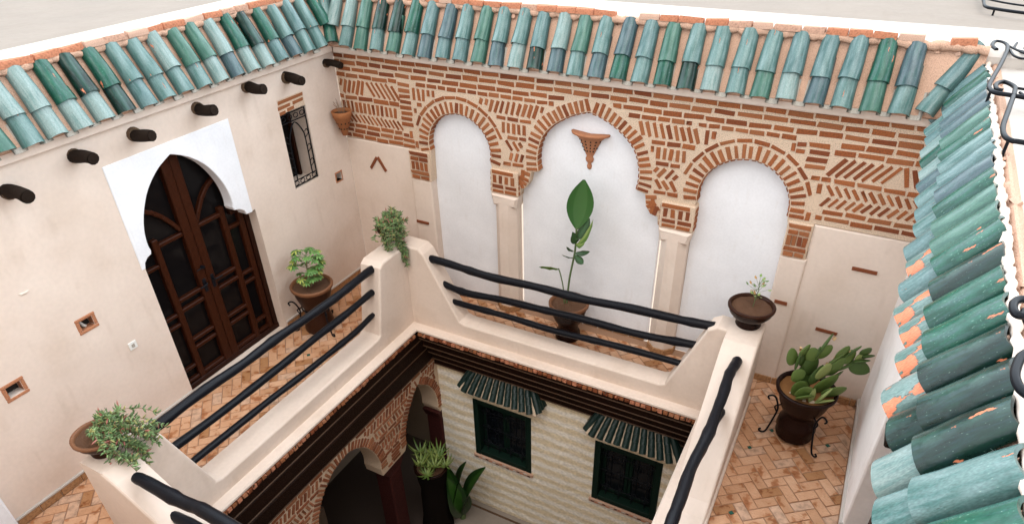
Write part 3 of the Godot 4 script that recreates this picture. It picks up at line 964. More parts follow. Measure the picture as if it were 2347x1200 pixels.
func logs_and_vents():
	var order := ["first", "second", "third", "fourth", "fifth", "sixth", "seventh"]
	var L := [[0.156, 2.882, 0.0], [0.815, 2.885, 0.2], [1.385, 2.935, -0.1], [2.03, 2.90, 0.15], [2.745, 2.875, 0.05], [3.31, 2.875, 0.1], [3.90, 2.79, -0.1]]
	for i in L.size():
		var q = L[i]
		var t := thing("log_end", "weathered round log end jutting from the left wall, %s counted from the corner" % order[i], "log", Vector3(0, q[1], q[0]), 0.0, "log ends along the left wall")
		var pts := []
		var rad := []
		var len := 0.26 if i > 0 else 0.24
		for k in 7:
			var f := k / 6.0
			pts.append(Vector3(-0.05 + (len + 0.05) * f, 0.012 * sin(f * 4 + i) + 0.01 * f, q[2] * 0.06 * f + 0.008 * cos(f * 5 + i)))
			rad.append((0.054 if i > 0 else 0.040) * (1.06 - 0.10 * f + 0.05 * sin(f * 9 + i * 2)))
		var m := MB.new()
		m.tube(pts, rad, 12, false)
		part(t, "log", m.done(M.log_wood))
		m = MB.new()
		m.tube([pts[5] + Vector3(0.01, 0, 0), pts[6] + Vector3(0.004, 0, 0)], [rad[6] * 0.9, rad[6] * 0.85], 12)
		m.tube([pts[6] + Vector3(0.0, 0, 0), pts[6] + Vector3(0.006, 0, 0)], [rad[6] * 0.35, rad[6] * 0.3], 8)
		part(t, "cut_end", m.done(M.log_wood))
		m = MB.new()
		m.tube([Vector3(-0.02, 0, 0), Vector3(0.035, 0.0, 0)], [rad[0] * 1.12, rad[0] * 1.07], 12)
		part(t, "bark_collar", m.done(M.log_pale))
	# clay framed vents
	for q in [[3.785, 1.45, 0.19, 0.16, "square terracotta framed vent beside the light switch"], [4.53, 1.24, 0.19, 0.17, "square terracotta framed vent lowest on the left wall"], [0.262, 1.505, 0.14, 0.14, "small terracotta framed vent below the grille window by the corner"]]:
		var t := thing("clay_vent", q[4], "vent", Vector3(0, q[1], q[0]))
		var a: float = q[2] * 0.5
		var b: float = q[3] * 0.5
		var ia := a - 0.035 if a > 0.08 else a - 0.022
		var ib := b - 0.03 if b > 0.075 else b - 0.02
		for e in [[Vector3(-0.08, -b, -a), Vector3(0.006, -ib, a)], [Vector3(-0.08, ib, -a), Vector3(0.009, b, a)], [Vector3(-0.08, -ib, -a), Vector3(0.004, ib, -ia)], [Vector3(-0.08, -ib, ia), Vector3(0.007, ib, a)]]:
			part(t, "frame_slip", bxm(e[0], e[1], M.terracotta, 0.006))
		part(t, "dark_plug", bxm(Vector3(-0.16, -b, -a), Vector3(-0.085, b, a), M.void, 0.0))  # added dark block, its colour gives the hole its shade
		if q[0] < 4.0 and q[0] > 1.0:
			part(t, "pale_rag", tubem([Vector3(-0.05, -ib + 0.01, 0.0), Vector3(-0.03, -ib + 0.03, 0.02), Vector3(-0.06, 0.01, 0.03)], 0.015, M.terrace_white, 6))
	var s := thing("light_switch", "white square light switch on the plaster left of the door", "switch", Vector3(0, 1.0, 3.49))
	part(s, "plate", bxm(Vector3(0, -0.042, -0.042), Vector3(0.010, 0.042, 0.042), M.plastic, 0.003))
	part(s, "button", bxm(Vector3(0.010, -0.02, -0.015), Vector3(0.016, 0.02, 0.015), M.pan_lip, 0.002))
	var k := thing("plaster_knob", "small pale plaster bump on the wall above the vents", "wall fitting", Vector3(0, 1.98, 4.13))
	var m := MB.new()
	m.tube([Vector3(-0.010, 0.008, 0.05), Vector3(-0.004, 0.0, 0.02), Vector3(-0.004, -0.003, -0.02), Vector3(-0.010, 0.006, -0.06)], [0.008, 0.014, 0.013, 0.007], 8)
	part(k, "lump", m.done(M.plaster))

func right_wall():
	var RX := Transform3D(Vector3(0, 0, 1), Vector3(0, 1, 0), Vector3(-1, 0, 0), Vector3(W, 0, 0))
	var wall := thing("white_wall", "pale plaster wall on the right with an arched doorway below the tiles", "wall")
	var poly := PackedVector2Array([Vector2(-0.1, -0.1), Vector2(1.79, -0.1), Vector2(1.79, 1.12)])
	for q in arc(Vector2(2.41, 1.15), 0.62, PI, 0, 16): poly.append(Vector2(q.x, 1.15 + (q.y - 1.15) * 1.5))
	poly.append_array([Vector2(3.03, -0.1), Vector2(6.2, -0.1), Vector2(6.2, 3.05), Vector2(-0.1, 3.05)])
	var m := MB.new()
	m.slab(poly, -0.30, 0.0, 0.02, RX, 2)
	part(wall, "wall_face", m.done(M.right_plaster))
	part(wall, "skirting_line", bxm(Vector3(W - 0.025, 0.085, 0.03), Vector3(W + 0.01, 0.125, 1.79), M.terrace_white, 0.006))
	var z := 0.03
	while z < 1.78:
		part(wall, "skirting_tile", bxm(Vector3(W - 0.016, 0.002, z + 0.003), Vector3(W + 0.01, 0.083, min(z + 0.197, 1.785)), M.skirting, 0.003))
		z += 0.2
	part(wall, "threshold", bxm(Vector3(W - 0.02, 0.0, 1.80), Vector3(W + 0.3, 0.03, 3.02), M.terrace_white, 0.006))
	var d := thing("side_door", "dark wooden door deep in the arched opening of the right wall", "door")
	part(d, "door_panel", bxm(Vector3(W + 0.20, 0.03, 1.72), Vector3(W + 0.26, 2.2, 3.1), M.door_frame_wood, 0.004))
	for zz in [1.86, 2.40, 2.92]:
		part(d, "stile", bxm(Vector3(W + 0.17, 0.03, zz - 0.05), Vector3(W + 0.2, 2.1, zz + 0.05), M.door_wood, 0.006))
	for y in [0.15, 0.75, 1.3]:
		part(d, "rail", bxm(Vector3(W + 0.175, y - 0.05, 1.80), Vector3(W + 0.199, y + 0.05, 3.0), M.door_wood, 0.006))
	var l := thing("carved_lintel_block", "dark carved block with pale inlay at the head of the side doorway", "carving")
	part(l, "block", bxm(Vector3(W - 0.025, 1.50, 1.99), Vector3(W + 0.19, 1.78, 2.30), M.log_wood, 0.012))
	for k in 6:
		part(l, "inlay", bxm(Vector3(W - 0.032, 1.54 + 0.04 * k, 2.02 + 0.04 * (k % 3)), Vector3(W - 0.024, 1.56 + 0.04 * k, 2.08 + 0.05 * (k % 3)), M.terrace_white, 0.002))
	# window seen edge on, with a small vent beside it
	var w := thing("shuttered_window", "dark window with red edge seen edge on below the right eave", "window")
	part(w, "shutter", bxm(Vector3(W - 0.02, 1.80, 1.02), Vector3(W + 0.02, 2.28, 1.34), M.void, 0.004))
	part(w, "red_edge", bxm(Vector3(W - 0.03, 1.78, 1.34), Vector3(W + 0.01, 2.28, 1.365), M.maroon_wood, 0.004))
	var v := thing("clay_vent", "small dark clay vent beside the window on the right wall", "vent")
	part(v, "frame_slip", bxm(Vector3(W - 0.006, 1.86, 0.83), Vector3(W + 0.02, 1.99, 0.94), M.terracotta, 0.004))
	part(v, "opening", bxm(Vector3(W - 0.012, 1.88, 0.85), Vector3(W + 0.02, 1.97, 0.92), M.void, 0.002))

func parapet():
	var p := thing("parapet_wall", "low rounded plaster parapet round the open courtyard with raised corner pillars", "wall")
	var m := MB.new()
	var prof := PackedVector2Array([Vector2(0.98, -0.2), Vector2(5.16, -0.2), Vector2(5.16, 0.98), Vector2(5.02, 0.99), Vector2(4.93, 0.93), Vector2(4.58, 0.085), Vector2(4.52, 0.06), Vector2(2.02, 0.06), Vector2(1.95, 0.085), Vector2(1.50, 0.93), Vector2(1.43, 0.99), Vector2(0.98, 1.0)])
	m.slab(prof, 0.43, 0.668, 0.022, Transform3D(), 3)
	part(p, "back_parapet", m.done(M.plaster))
	m = MB.new()
	# u = -z
	prof = PackedVector2Array([Vector2(-4.70, -0.2), Vector2(-0.60, -0.2), Vector2(-0.60, 0.985), Vector2(-1.10, 0.985), Vector2(-1.17, 0.94), Vector2(-1.34, 0.085), Vector2(-1.40, 0.06), Vector2(-3.82, 0.06), Vector2(-3.88, 0.085), Vector2(-4.16, 0.93), Vector2(-4.24, 0.99), Vector2(-4.70, 0.99)])
	m.slab(prof, 0.962, 1.243, 0.024, LX, 3)
	part(p, "left_parapet", m.done(M.plaster))
	m = MB.new()
	var RX := Transform3D(Vector3(0, 0, -1), Vector3(0, 1, 0), Vector3(1, 0, 0), Vector3.ZERO)
	prof = PackedVector2Array([Vector2(-5.4, -0.2), Vector2(-0.40, -0.2), Vector2(-0.40, 1.005), Vector2(-0.84, 1.0), Vector2(-0.98, 0.93), Vector2(-2.10, 0.13), Vector2(-2.25, 0.085), Vector2(-5.4, 0.08)])
	m.slab(prof, 5.12, 5.44, 0.024, RX, 3)
	part(p, "right_parapet", m.done(M.plaster))
	m = MB.new()
	prof = PackedVector2Array([Vector2(1.20, -0.2), Vector2(5.2, -0.2), Vector2(5.2, 0.08), Vector2(2.65, 0.08), Vector2(2.5, 0.12), Vector2(1.36, 0.92), Vector2(1.24, 0.985), Vector2(1.20, 0.985)])
	m.slab(prof, 4.43, 4.705, 0.024, Transform3D(), 3)
	part(p, "front_parapet", m.done(M.plaster))
	# plinth along the gallery side of the right parapet
	part(p, "plinth", bxm(Vector3(5.43, -0.05, 0.42), Vector3(5.462, 0.07, 5.2), M.plaster, 0.012))

func rails():
	var R := [
		["back", "top", [Vector3(1.50, 0.835, 0.56), Vector3(2.3, 0.815, 0.57), Vector3(3.2, 0.84, 0.58), Vector3(4.1, 0.875, 0.575), Vector3(4.98, 0.93, 0.575)], 0.047],
		["back", "middle", [Vector3(1.63, 0.52, 0.56), Vector3(2.1, 0.50, 0.585), Vector3(2.9, 0.55, 0.57), Vector3(3.9, 0.58, 0.585), Vector3(4.86, 0.635, 0.575)], 0.042],
		["back", "lowest", [Vector3(1.745, 0.30, 0.57), Vector3(2.5, 0.305, 0.575), Vector3(3.4, 0.315, 0.58), Vector3(4.70, 0.36, 0.575)], 0.038],
		["left", "top", [Vector3(1.12, 0.905, 1.10), Vector3(1.13, 0.90, 1.8), Vector3(1.11, 0.91, 2.6), Vector3(1.14, 0.955, 3.4), Vector3(1.12, 0.95, 4.28)], 0.047],
		["left", "middle", [Vector3(1.13, 0.615, 1.18), Vector3(1.11, 0.60, 2.0), Vector3(1.14, 0.62, 2.9), Vector3(1.13, 0.645, 4.18)], 0.041],
		["left", "lowest", [Vector3(1.14, 0.335, 1.29), Vector3(1.16, 0.325, 2.1), Vector3(1.14, 0.35, 3.0), Vector3(1.15, 0.38, 4.05)], 0.036],
		["right", "top", [Vector3(5.30, 0.935, 1.00), Vector3(5.285, 0.925, 1.35), Vector3(5.30, 0.90, 1.9), Vector3(5.275, 0.90, 2.6), Vector3(5.30, 0.92, 3.3), Vector3(5.29, 0.93, 4.5)], 0.047],
		["right", "middle", [Vector3(5.30, 0.645, 1.44), Vector3(5.265, 0.62, 1.9), Vector3(5.245, 0.60, 2.6), Vector3(5.25, 0.60, 4.5)], 0.038],
		["front", "top", [Vector3(1.45, 0.94, 4.58), Vector3(2.0, 0.93, 4.565), Vector3(2.6, 0.95, 4.57), Vector3(4.9, 0.94, 4.57)], 0.052],
		["front", "middle", [Vector3(1.585, 0.62, 4.57), Vector3(2.2, 0.63, 4.56), Vector3(4.9, 0.63, 4.57)], 0.046]]
	for i in R.size():
		var q = R[i]
		var words := {"back": "in front of the white arches", "left": "in front of the wooden door", "right": "beside the tiled walkway", "front": "at the bottom left corner"}
		var pts := smooth_path(q[2], 9)
		var rad := []
		var pp := []
		for k in pts.size():
			var f := float(k) / pts.size()
			rad.append(q[3] * (1.0 + 0.03 * sin(k * 1.9 + i) + 0.05 * sin(k * 0.73 + 2 * i) + (0.12 if k % 13 == 7 else 0.0)))
			pp.append(pts[k] + Vector3(0.004 * sin(k * 0.7 + i), 0.006 * sin(k * 0.51 + i * 1.7), 0.004 * cos(k * 0.6 + i)))
		rad[0] *= 0.8
		var m := MB.new()
		m.tube(pp, rad, 12)
		var o := part(self, "railing_pole", m.done(M.rail_paint))
		tag(o, "%s black painted wooden railing pole %s" % [q[1], words[q[0]]], "railing", "black pole railings round the courtyard")

# ------------------------------------------------------------------ floors
func herring(floor_root: Node3D, rect: Rect2, ang: float, L := 0.2, w := 0.1, origin := Vector2.ZERO):
	var kinds := []
	var mm := MB.new()
	var shared := []
	for k in 4:
		var m := MB.new()
		var j := rng.randf_range(0.003, 0.006)
		var pts := PackedVector2Array()
		for c in [[0, 0], [1, 0], [1, 1], [0, 1]]:
			pts.append(Vector2(c[0] * L - L * 0.5 + (j if c[0] == 0 else -j) * rng.randf_range(0.6, 1.2), c[1] * w - w * 0.5 + (j if c[1] == 0 else -j) * rng.randf_range(0.6, 1.2)))
		m.slab(pts, -0.02, 0.004, 0.003)
		shared.append(m.done(null))
	var up := Transform3D(Vector3(1, 0, 0), Vector3(0, 0, -1), Vector3(0, 1, 0), Vector3.ZERO)   # local xy lies on the floor
	var area := PackedVector2Array([rect.position, Vector2(rect.end.x, rect.position.y), rect.end, Vector2(rect.position.x, rect.end.y)])
	var c0 := rect.get_center() + origin
	var reach := int(rect.size.length() / w / 2) + 3
	for gy in range(-reach, reach):
		for gx in range(-reach, reach):
			var o: int = posmod(gx - gy, 4)
			if o != 0 and o != 3: continue
			var cen := Vector2((gx + 1.0) * w, (gy + 0.5) * w) if o == 0 else Vector2((gx + 0.5) * w, (gy + 1.0) * w)
			var a := 0.0 if o == 0 else PI / 2
			var cw := cen.rotated(ang) + c0
			var corners := PackedVector2Array()
			var inside := 0
			for c in [[-1, -1], [1, -1], [1, 1], [-1, 1]]:
				var q := cw + Vector2(c[0] * (L * 0.5 - 0.004), c[1] * (w * 0.5 - 0.004)).rotated(ang + a)
				corners.append(q)
				if rect.has_point(q): inside += 1
			if inside == 0: continue
			var y := rng.randf_range(-0.0015, 0.0015)
			var tilt := Basis(Vector3.RIGHT, rng.randf_range(-0.008, 0.008)) * Basis(Vector3.BACK, rng.randf_range(-0.008, 0.008))
			var r := rng.randf()
			var mat: Material = M["floor%d" % (0 if r < 0.36 else 1 if r < 0.62 else 2 if r < 0.78 else 3 if r < 0.94 else 4)]
			if inside == 4:
				# plan coordinate (x, z): floor local y is -z, so turn the other way
				part(floor_root, "floor_tile", shared[rng.randi() % 4], Transform3D(tilt * Basis(Vector3.UP, -(ang + a)) * up.basis, Vector3(cw.x, y, cw.y)), mat)
			else:
				for q in Geometry2D.intersect_polygons(corners, area):
					var m := MB.new()
					var p2 := PackedVector2Array()
					for e in q: p2.append(Vector2(e.x, -e.y))
					m.slab(p2, -0.02, 0.003 + y, 0.002, up)
					part(floor_root, "floor_tile", m.done(mat))

func floors():
	var f := thing("gallery_floor", "right gallery floor of small herringbone clay tiles around the cactus pot", "floor")
	f.set_meta("kind", "structure")
	part(f, "bedding", bxm(Vector3(5.2, -0.2, -0.2), Vector3(W + 0.25, -0.004, 5.6), M.grout, 0.0))
	herring(f, Rect2(5.462, 0.03, W - 5.48, 3.1), PI / 4 + 0.12, 0.2, 0.1, Vector2(0.03, 0))
	f = thing("gallery_floor", "left gallery floor of herringbone clay tiles before the door", "floor")
	f.set_meta("kind", "structure")
	part(f, "bedding", bxm(Vector3(-0.2, -0.2, 0.02), Vector3(1.2, -0.004, 5.6), M.grout, 0.0))
	herring(f, Rect2(0.015, 0.45, 0.945, 4.6), PI / 4, 0.2, 0.1)
	f = thing("gallery_floor", "narrow back gallery floor of clay tiles below the white arches", "floor")
	f.set_meta("kind", "structure")
	part(f, "bedding", bxm(Vector3(1.2, -0.2, -0.1), Vector3(5.2, -0.004, 0.45), M.grout, 0.0))
	herring(f, Rect2(0.02, 0.025, 5.44, 0.42), PI / 4, 0.2, 0.1)
	f = thing("gallery_floor", "front gallery floor slab under the photographer's side", "floor")
	f.set_meta("kind", "structure")
	part(f, "bedding", bxm(Vector3(1.2, -0.2, 4.7), Vector3(5.2, 0.0, 5.6), M.floor1, 0.0))
	# little green glazed insets
	var right_floor := get_node("gallery_floor")
	var left_floor := get_node("gallery_floor_001")
	var back_floor := get_node("gallery_floor_002")
	for q in [[0.30, 3.75], [0.82, 2.6], [0.62, 1.95], [0.85, 1.75], [0.35, 1.2], [0.75, 3.1], [0.80, 4.0], [5.75, 0.78], [6.28, 0.75], [5.62, 2.0], [5.60, 1.12], [4.62, 0.31]]:
		var m := MB.new()
		m.slab(PackedVector2Array([Vector2(-0.026, 0), Vector2(0, -0.026), Vector2(0.026, 0), Vector2(0, 0.026)]), 0.0, 0.0075, 0.002, Transform3D(Vector3(1, 0, 0), Vector3(0, 0, -1), Vector3(0, 1, 0), Vector3(q[0], 0, q[1])))
		part(left_floor if q[0] < 1.2 else right_floor if q[0] > 5.2 else back_floor, "green_inset", m.done(M.green_tile))

# ------------------------------------------------------------------ cornice and the ground floor
func cornice():
	var c := thing("courtyard_cornice", "dark stepped timber cornice with clay teeth below the parapet ledge", "cornice")
	# cream ledge as a ring of four
	part(c, "ledge", bxm(Vector3(1.0, -0.185, 0.5), Vector3(5.3, -0.13, 0.79), M.plaster, 0.016))
	part(c, "ledge", bxm(Vector3(1.0, -0.186, 0.55), Vector3(1.365, -0.131, 4.6), M.plaster, 0.016))
	part(c, "ledge", bxm(Vector3(5.0, -0.186, 0.55), Vector3(5.3, -0.131, 4.6), M.plaster, 0.016))
	part(c, "ledge", bxm(Vector3(1.0, -0.1855, 4.3), Vector3(5.3, -0.1305, 4.6), M.plaster, 0.016))
	# clay teeth
	var x := 1.40
	var tone := ["edging", "brick3", "brick2", "terracotta"]
	while x < 5.0:
		part(c, "clay_tooth", brick_meshes[rng.randi() % 8], Transform3D(Basis(Vector3.RIGHT * 0.052, Vector3.UP * 0.045, Vector3.BACK * 0.05), Vector3(x, -0.212, 0.742 + rng.randf_range(-0.006, 0.006))), M[tone[rng.randi() % 4]])
		x += 0.064
	var z := 0.86
	while z < 4.3:
		part(c, "clay_tooth", brick_meshes[rng.randi() % 8], Transform3D(Basis(Vector3(0, 0, -0.052), Vector3.UP * 0.045, Vector3.RIGHT * 0.05), Vector3(1.318 + rng.randf_range(-0.006, 0.006), -0.212, z)), M[tone[rng.randi() % 4]])
		z += 0.064
	# boards stepping back towards the wall
	var steps := [[-0.31, -0.235, 0.755], [-0.46, -0.312, 0.70], [-0.62, -0.462, 0.62], [-0.78, -0.622, 0.54], [-0.93, -0.782, 0.475]]
	for s in steps:
		part(c, "board", bxm(Vector3(1.1, s[0], 0.3), Vector3(5.2, s[1], s[2]), M.beam_wood, 0.012))
		part(c, "board_edge", bxm(Vector3(1.3, s[0] - 0.004, s[2] - 0.02), Vector3(5.0, s[0] + 0.014, s[2] + 0.006), M.beam_edge, 0.004))
	steps = [[-0.36, -0.236, 1.358], [-0.56, -0.362, 1.366], [-0.78, -0.563, 1.380]]
	for s in steps:
		part(c, "board", bxm(Vector3(1.12, s[0], 0.32), Vector3(s[2], s[1], 4.4), M.beam_wood, 0.012))
		part(c, "board_edge", bxm(Vector3(s[2] - 0.02, s[0] - 0.004, 0.6), Vector3(s[2] + 0.006, s[0] + 0.012, 4.3), M.beam_edge, 0.004))
	part(c, "board", bxm(Vector3(5.0, -0.93, 0.3), Vector3(5.2, -0.187, 4.5), M.beam_wood, 0.012))
	part(c, "board", bxm(Vector3(1.2, -0.93, 4.28), Vector3(5.1, -0.187, 4.45), M.beam_wood, 0.012))
	# splintered bits of clay and straw on the ledge's lip
	for k in 60:
		var q := Vector3(rng.randf_range(1.42, 5.0), -0.19, 0.79) if k < 30 else Vector3(1.365, -0.19, rng.randf_range(0.85, 4.3))
		part(c, "chip", brick_meshes[k % 8], Transform3D(Basis(Vector3(rng.randf(), rng.randf(), rng.randf()).normalized(), rng.randf() * 3.0).scaled_local(Vector3(0.03, 0.012, 0.012)), q), M[["edging", "beam_edge", "brick2"][k % 3]])

func lower_court():
	var g := thing("courtyard_ground", "pale stone floor of the courtyard below", "floor")
	g.set_meta("kind", "structure")
	part(g, "ground_slab", bxm(Vector3(-1.2, -3.8, -0.4), Vector3(5.8, -3.6, 5.2), M.terrace_floor, 0.0))
	for k in 3:
		part(g, "dark_border", bxm(Vector3(1.36, -3.604, 0.50 + 0.9 * k), Vector3(5.0, -3.596, 0.535 + 0.9 * k), M.beam_edge, 0.001))
	part(g, "dark_border", bxm(Vector3(1.60, -3.603, 0.42), Vector3(1.64, -3.595, 4.2), M.beam_edge, 0.001))
	# striped back wall with two windows
	var w := thing("striped_wall", "ground floor wall with yellow ochre brushed stripes and two green windows", "wall")
	var m := MB.new()
	var ZX := Transform3D(Basis(), Vector3(0, 0, 0.42))
	holed(m, Rect2(1.2, -3.65, 4.0, 2.9), [[1.907, -2.47, 2.825, -1.39], [3.755, -2.47, 4.66, -1.375]], ZX, 0.25)
	part(w, "wall_face", m.done(M.striped_wall))
	var n := 0
	for q in [[1.907, 2.825, -2.47, -1.39, "left"], [3.755, 4.66, -2.47, -1.375, "right"]]:
		var t := thing("green_window", "dark green framed window on the striped wall, %s of the two" % q[4], "window", Vector3.ZERO, 0.0, "green windows below the cornice")
		var fr := 0.085
		part(t, "dark_backing", bxm(Vector3(q[0] - 0.02, q[2] - 0.02, 0.19), Vector3(q[1] + 0.02, q[3] + 0.02, 0.25), M.void, 0.0))  # added dark sheet, keeps light from leaking in behind the sashes
		for e in [[Vector3(q[0], q[2], 0.30), Vector3(q[0] + fr, q[3], 0.435)], [Vector3(q[1] - fr, q[2], 0.30), Vector3(q[1], q[3], 0.435)], [Vector3(q[0] + fr, q[2], 0.30), Vector3(q[1] - fr, q[2] + fr, 0.432)], [Vector3(q[0] + fr, q[3] - fr, 0.30), Vector3(q[1] - fr, q[3], 0.432)]]:
			part(t, "frame", bxm(e[0], e[1], M.green_paint, 0.008))
		var xa: float = q[0] + fr
		var xb: float = q[1] - fr
		var ya: float = q[2] + fr
		var yb: float = q[3] - fr
		var xm := (xa + xb) * 0.5
		for s in [[xa, xm - 0.004], [xm + 0.004, xb]]:
			var sash := part(t, "sash", bxm(Vector3(s[0], ya, 0.26), Vector3(s[1], yb, 0.266), M.window_glass, 0.0))
			for e in [[Vector3(s[0], ya, 0.267), Vector3(s[0] + 0.045, yb, 0.30)], [Vector3(s[1] - 0.045, ya, 0.267), Vector3(s[1], yb, 0.30)], [Vector3(s[0] + 0.045, ya, 0.267), Vector3(s[1] - 0.045, ya + 0.05, 0.298)], [Vector3(s[0] + 0.045, yb - 0.05, 0.267), Vector3(s[1] - 0.045, yb, 0.298)]]:
				part(sash, "sash_bar", bxm(e[0], e[1], M.green_paint, 0.006))
		# iron grille with scrolls
		for k in 4:
			var xx := lerpf(xa, xb, (k + 0.5) / 4.0)
			part(t, "grille_bar", tubem([Vector3(xx, ya, 0.36), Vector3(xx, yb, 0.36)], 0.008, M.iron, 6))
		for k in 3:
			var yy := lerpf(ya, yb, (k + 0.5) / 3.0)
			part(t, "grille_bar", tubem([Vector3(xa, yy, 0.36), Vector3(xb, yy, 0.36)], 0.007, M.iron, 6))
			for j in 4:
				var xx := lerpf(xa, xb, (j + 0.5) / 4.0)
				var p := []
				for i in 11:
					var a := TAU * i / 8.0
					p.append(Vector3(xx + (0.075 - 0.004 * i) * cos(a), yy + (0.075 - 0.004 * i) * sin(a), 0.368))
				part(t, "grille_scroll", tubem(p, 0.006, M.iron, 5))
		# speckled sill
		var sill := part(t, "sill", bxm(Vector3(q[0] - 0.03, q[2] - 0.075, 0.30), Vector3(q[1] + 0.03, q[2] - 0.003, 0.452), M.pink_mortar, 0.01))
		for k in 16:
			part(sill, "sill_chip", brick_meshes[k % 8], Transform3D(Basis().scaled_local(Vector3(0.04 + 0.02 * rng.randf(), 0.018, 0.006)), Vector3(lerpf(q[0], q[1], (k + 0.5) / 16.0), q[2] - 0.02 - 0.038 * rng.randf(), 0.450)), M[["maroon_wood", "edging", "terrace_white"][k % 3]])
		awning(q)
	# brick arcade on the left
	var b := thing("lower_brick_arcade", "ground floor arcade wall of red herringbone brick with two dark arches", "wall")
	var xf := Transform3D(Vector3(0, 0, -1), Vector3(0, 1, 0), Vector3(1, 0, 0), Vector3(1.35, 0, 0))
	var A := smooth_path([Vector2(-1.86, -1.72), Vector2(-1.855, -1.58), Vector2(-1.93, -1.33), Vector2(-2.08, -1.10), Vector2(-2.27, -0.965), Vector2(-2.40, -0.945), Vector2(-2.60, -0.985), Vector2(-2.80, -1.12), Vector2(-2.95, -1.33), Vector2(-3.02, -1.55), Vector2(-3.02, -1.72)], 4)
	var B := smooth_path([Vector2(-0.50, -1.75), Vector2(-0.50, -1.60), Vector2(-0.56, -1.38), Vector2(-0.68, -1.18), Vector2(-0.82, -1.06), Vector2(-0.90, -1.00), Vector2(-1.00, -1.08), Vector2(-1.12, -1.22), Vector2(-1.24, -1.42), Vector2(-1.29, -1.60), Vector2(-1.29, -1.75)], 4)
	var poly := PackedVector2Array([Vector2(-4.6, -3.6), Vector2(-3.3, -3.6), Vector2(-3.3, -1.85)])
	poly.append(Vector2(-3.05, -1.82))
	for i in range(A.size() - 1, -1, -1): poly.append(A[i])
	poly.append_array([Vector2(-1.84, -1.85), Vector2(-1.34, -1.85)])
	for i in range(B.size() - 1, -1, -1): poly.append(B[i])
	poly.append_array([Vector2(-0.46, -1.85), Vector2(-0.30, -1.85), Vector2(-0.30, -0.6), Vector2(-4.6, -0.6)])
	m = MB.new()
	m.slab(poly, -0.28, 0.0, 0.006, xf)
	part(b, "mortar_face", m.done(M.low_mortar))
	var ok := func(r) -> bool:
		var e := Vector2(r.l * 0.5, 0).rotated(r.a)
		for q in [r.c, r.c + e, r.c - e]:
			if not Geometry2D.is_point_in_polygon(q, poly): return false
			if poly_dist(q, A) < 0.128 or poly_dist(q, B) < 0.118: return false
		return true
	var L := []
	var y := -0.765
	band(L, "course", -4.5, -0.45, y, 0.056, ok, 0.185, 0.037)
	band(L, "course", -4.5, -0.45, y - 0.056, 0.056, ok, 0.185, 0.037)
	band(L, "leanr", -4.5, -0.45, y - 0.112, 0.13, ok, 0.185, 0.038)
	band(L, "course", -4.5, -0.45, y - 0.242, 0.056, ok, 0.185, 0.037)
	band(L, "leanl", -4.5, -0.45, y - 0.298, 0.12, ok, 0.185, 0.038)
	band(L, "course", -4.5, -0.45, y - 0.418, 0.056, ok, 0.185, 0.037)
	band(L, "course", -4.5, -0.45, y - 0.474, 0.056, ok, 0.185, 0.037)
	band(L, "soldier", -4.5, -0.45, y - 0.530, 0.12, ok, 0.185, 0.038)
	band(L, "diagr", -4.5, -0.45, y - 0.650, 0.12, ok, 0.185, 0.036)
	for k in 5: band(L, "course", -4.5, -0.35, y - 0.77 - 0.056 * k, 0.056, ok, 0.185, 0.037)
	for k in 20: band(L, "course", -4.5, -3.3, y - 1.05 - 0.07 * k, 0.07, ok, 0.19, 0.04)
	var lt := ["lowbrick0", "lowbrick1", "lowbrick2", "lowbrick3"]
	lay(b, L, xf, 0.012, lt)
	lay(b, voussoirs(A, 0.052, 0.12, 0.034) + voussoirs(B, 0.052, 0.11, 0.034), xf, 0.013, lt, "arch_brick")
	# painted posts under the arches
	for q in [[1.60, 0.30], [0.40, 0.16], [3.2, 0.3]]:
		var post := thing("wooden_post", "maroon painted post carrying the lower brick arches, %s" % ["between the two dark arches" if q[0] == 1.6 else "hard against the striped wall" if q[0] < 1.0 else "at the far left"], "post", Vector3(1.22, -3.6, q[0]))
		part(post, "shaft", bxm(Vector3(-0.13, 0, -q[1] * 0.42), Vector3(0.135, 1.62, q[1] * 0.42), M.maroon_wood, 0.02))
		var cp := MB.new()
		cp.slab(PackedVector2Array([Vector2(-q[1] * 0.42, 1.60), Vector2(q[1] * 0.42, 1.60), Vector2(q[1] * 0.8, 1.76), Vector2(-q[1] * 0.8, 1.76)]), -0.14, 0.13, 0.01, Transform3D(Vector3(0, 0, -1), Vector3(0, 1, 0), Vector3(1, 0, 0), Vector3.ZERO))
		part(post, "capital", cp.done(M.maroon_wood))
	# room behind the arcade, ceiling is the gallery slab
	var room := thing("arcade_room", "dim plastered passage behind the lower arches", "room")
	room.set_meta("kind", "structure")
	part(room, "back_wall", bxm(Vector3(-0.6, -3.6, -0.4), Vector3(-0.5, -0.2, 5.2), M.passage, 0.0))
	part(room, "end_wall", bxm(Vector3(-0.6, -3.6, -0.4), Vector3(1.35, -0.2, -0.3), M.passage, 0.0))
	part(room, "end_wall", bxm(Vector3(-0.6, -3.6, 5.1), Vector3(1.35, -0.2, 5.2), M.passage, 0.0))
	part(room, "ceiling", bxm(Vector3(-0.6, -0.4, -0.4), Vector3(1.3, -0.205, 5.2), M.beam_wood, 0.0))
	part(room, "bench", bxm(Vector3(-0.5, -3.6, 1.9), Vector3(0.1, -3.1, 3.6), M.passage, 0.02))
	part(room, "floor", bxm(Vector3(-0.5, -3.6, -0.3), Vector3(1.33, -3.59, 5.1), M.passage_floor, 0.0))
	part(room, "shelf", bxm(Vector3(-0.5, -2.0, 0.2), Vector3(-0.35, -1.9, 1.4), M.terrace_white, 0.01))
	# other sides of the court
	var o := thing("court_wall", "plain plaster ground floor walls below the railing on the near sides", "wall")
	part(o, "wall_face", bxm(Vector3(5.05, -3.6, 0.2), Vector3(5.3, -0.19, 4.6), M.cream, 0.0))
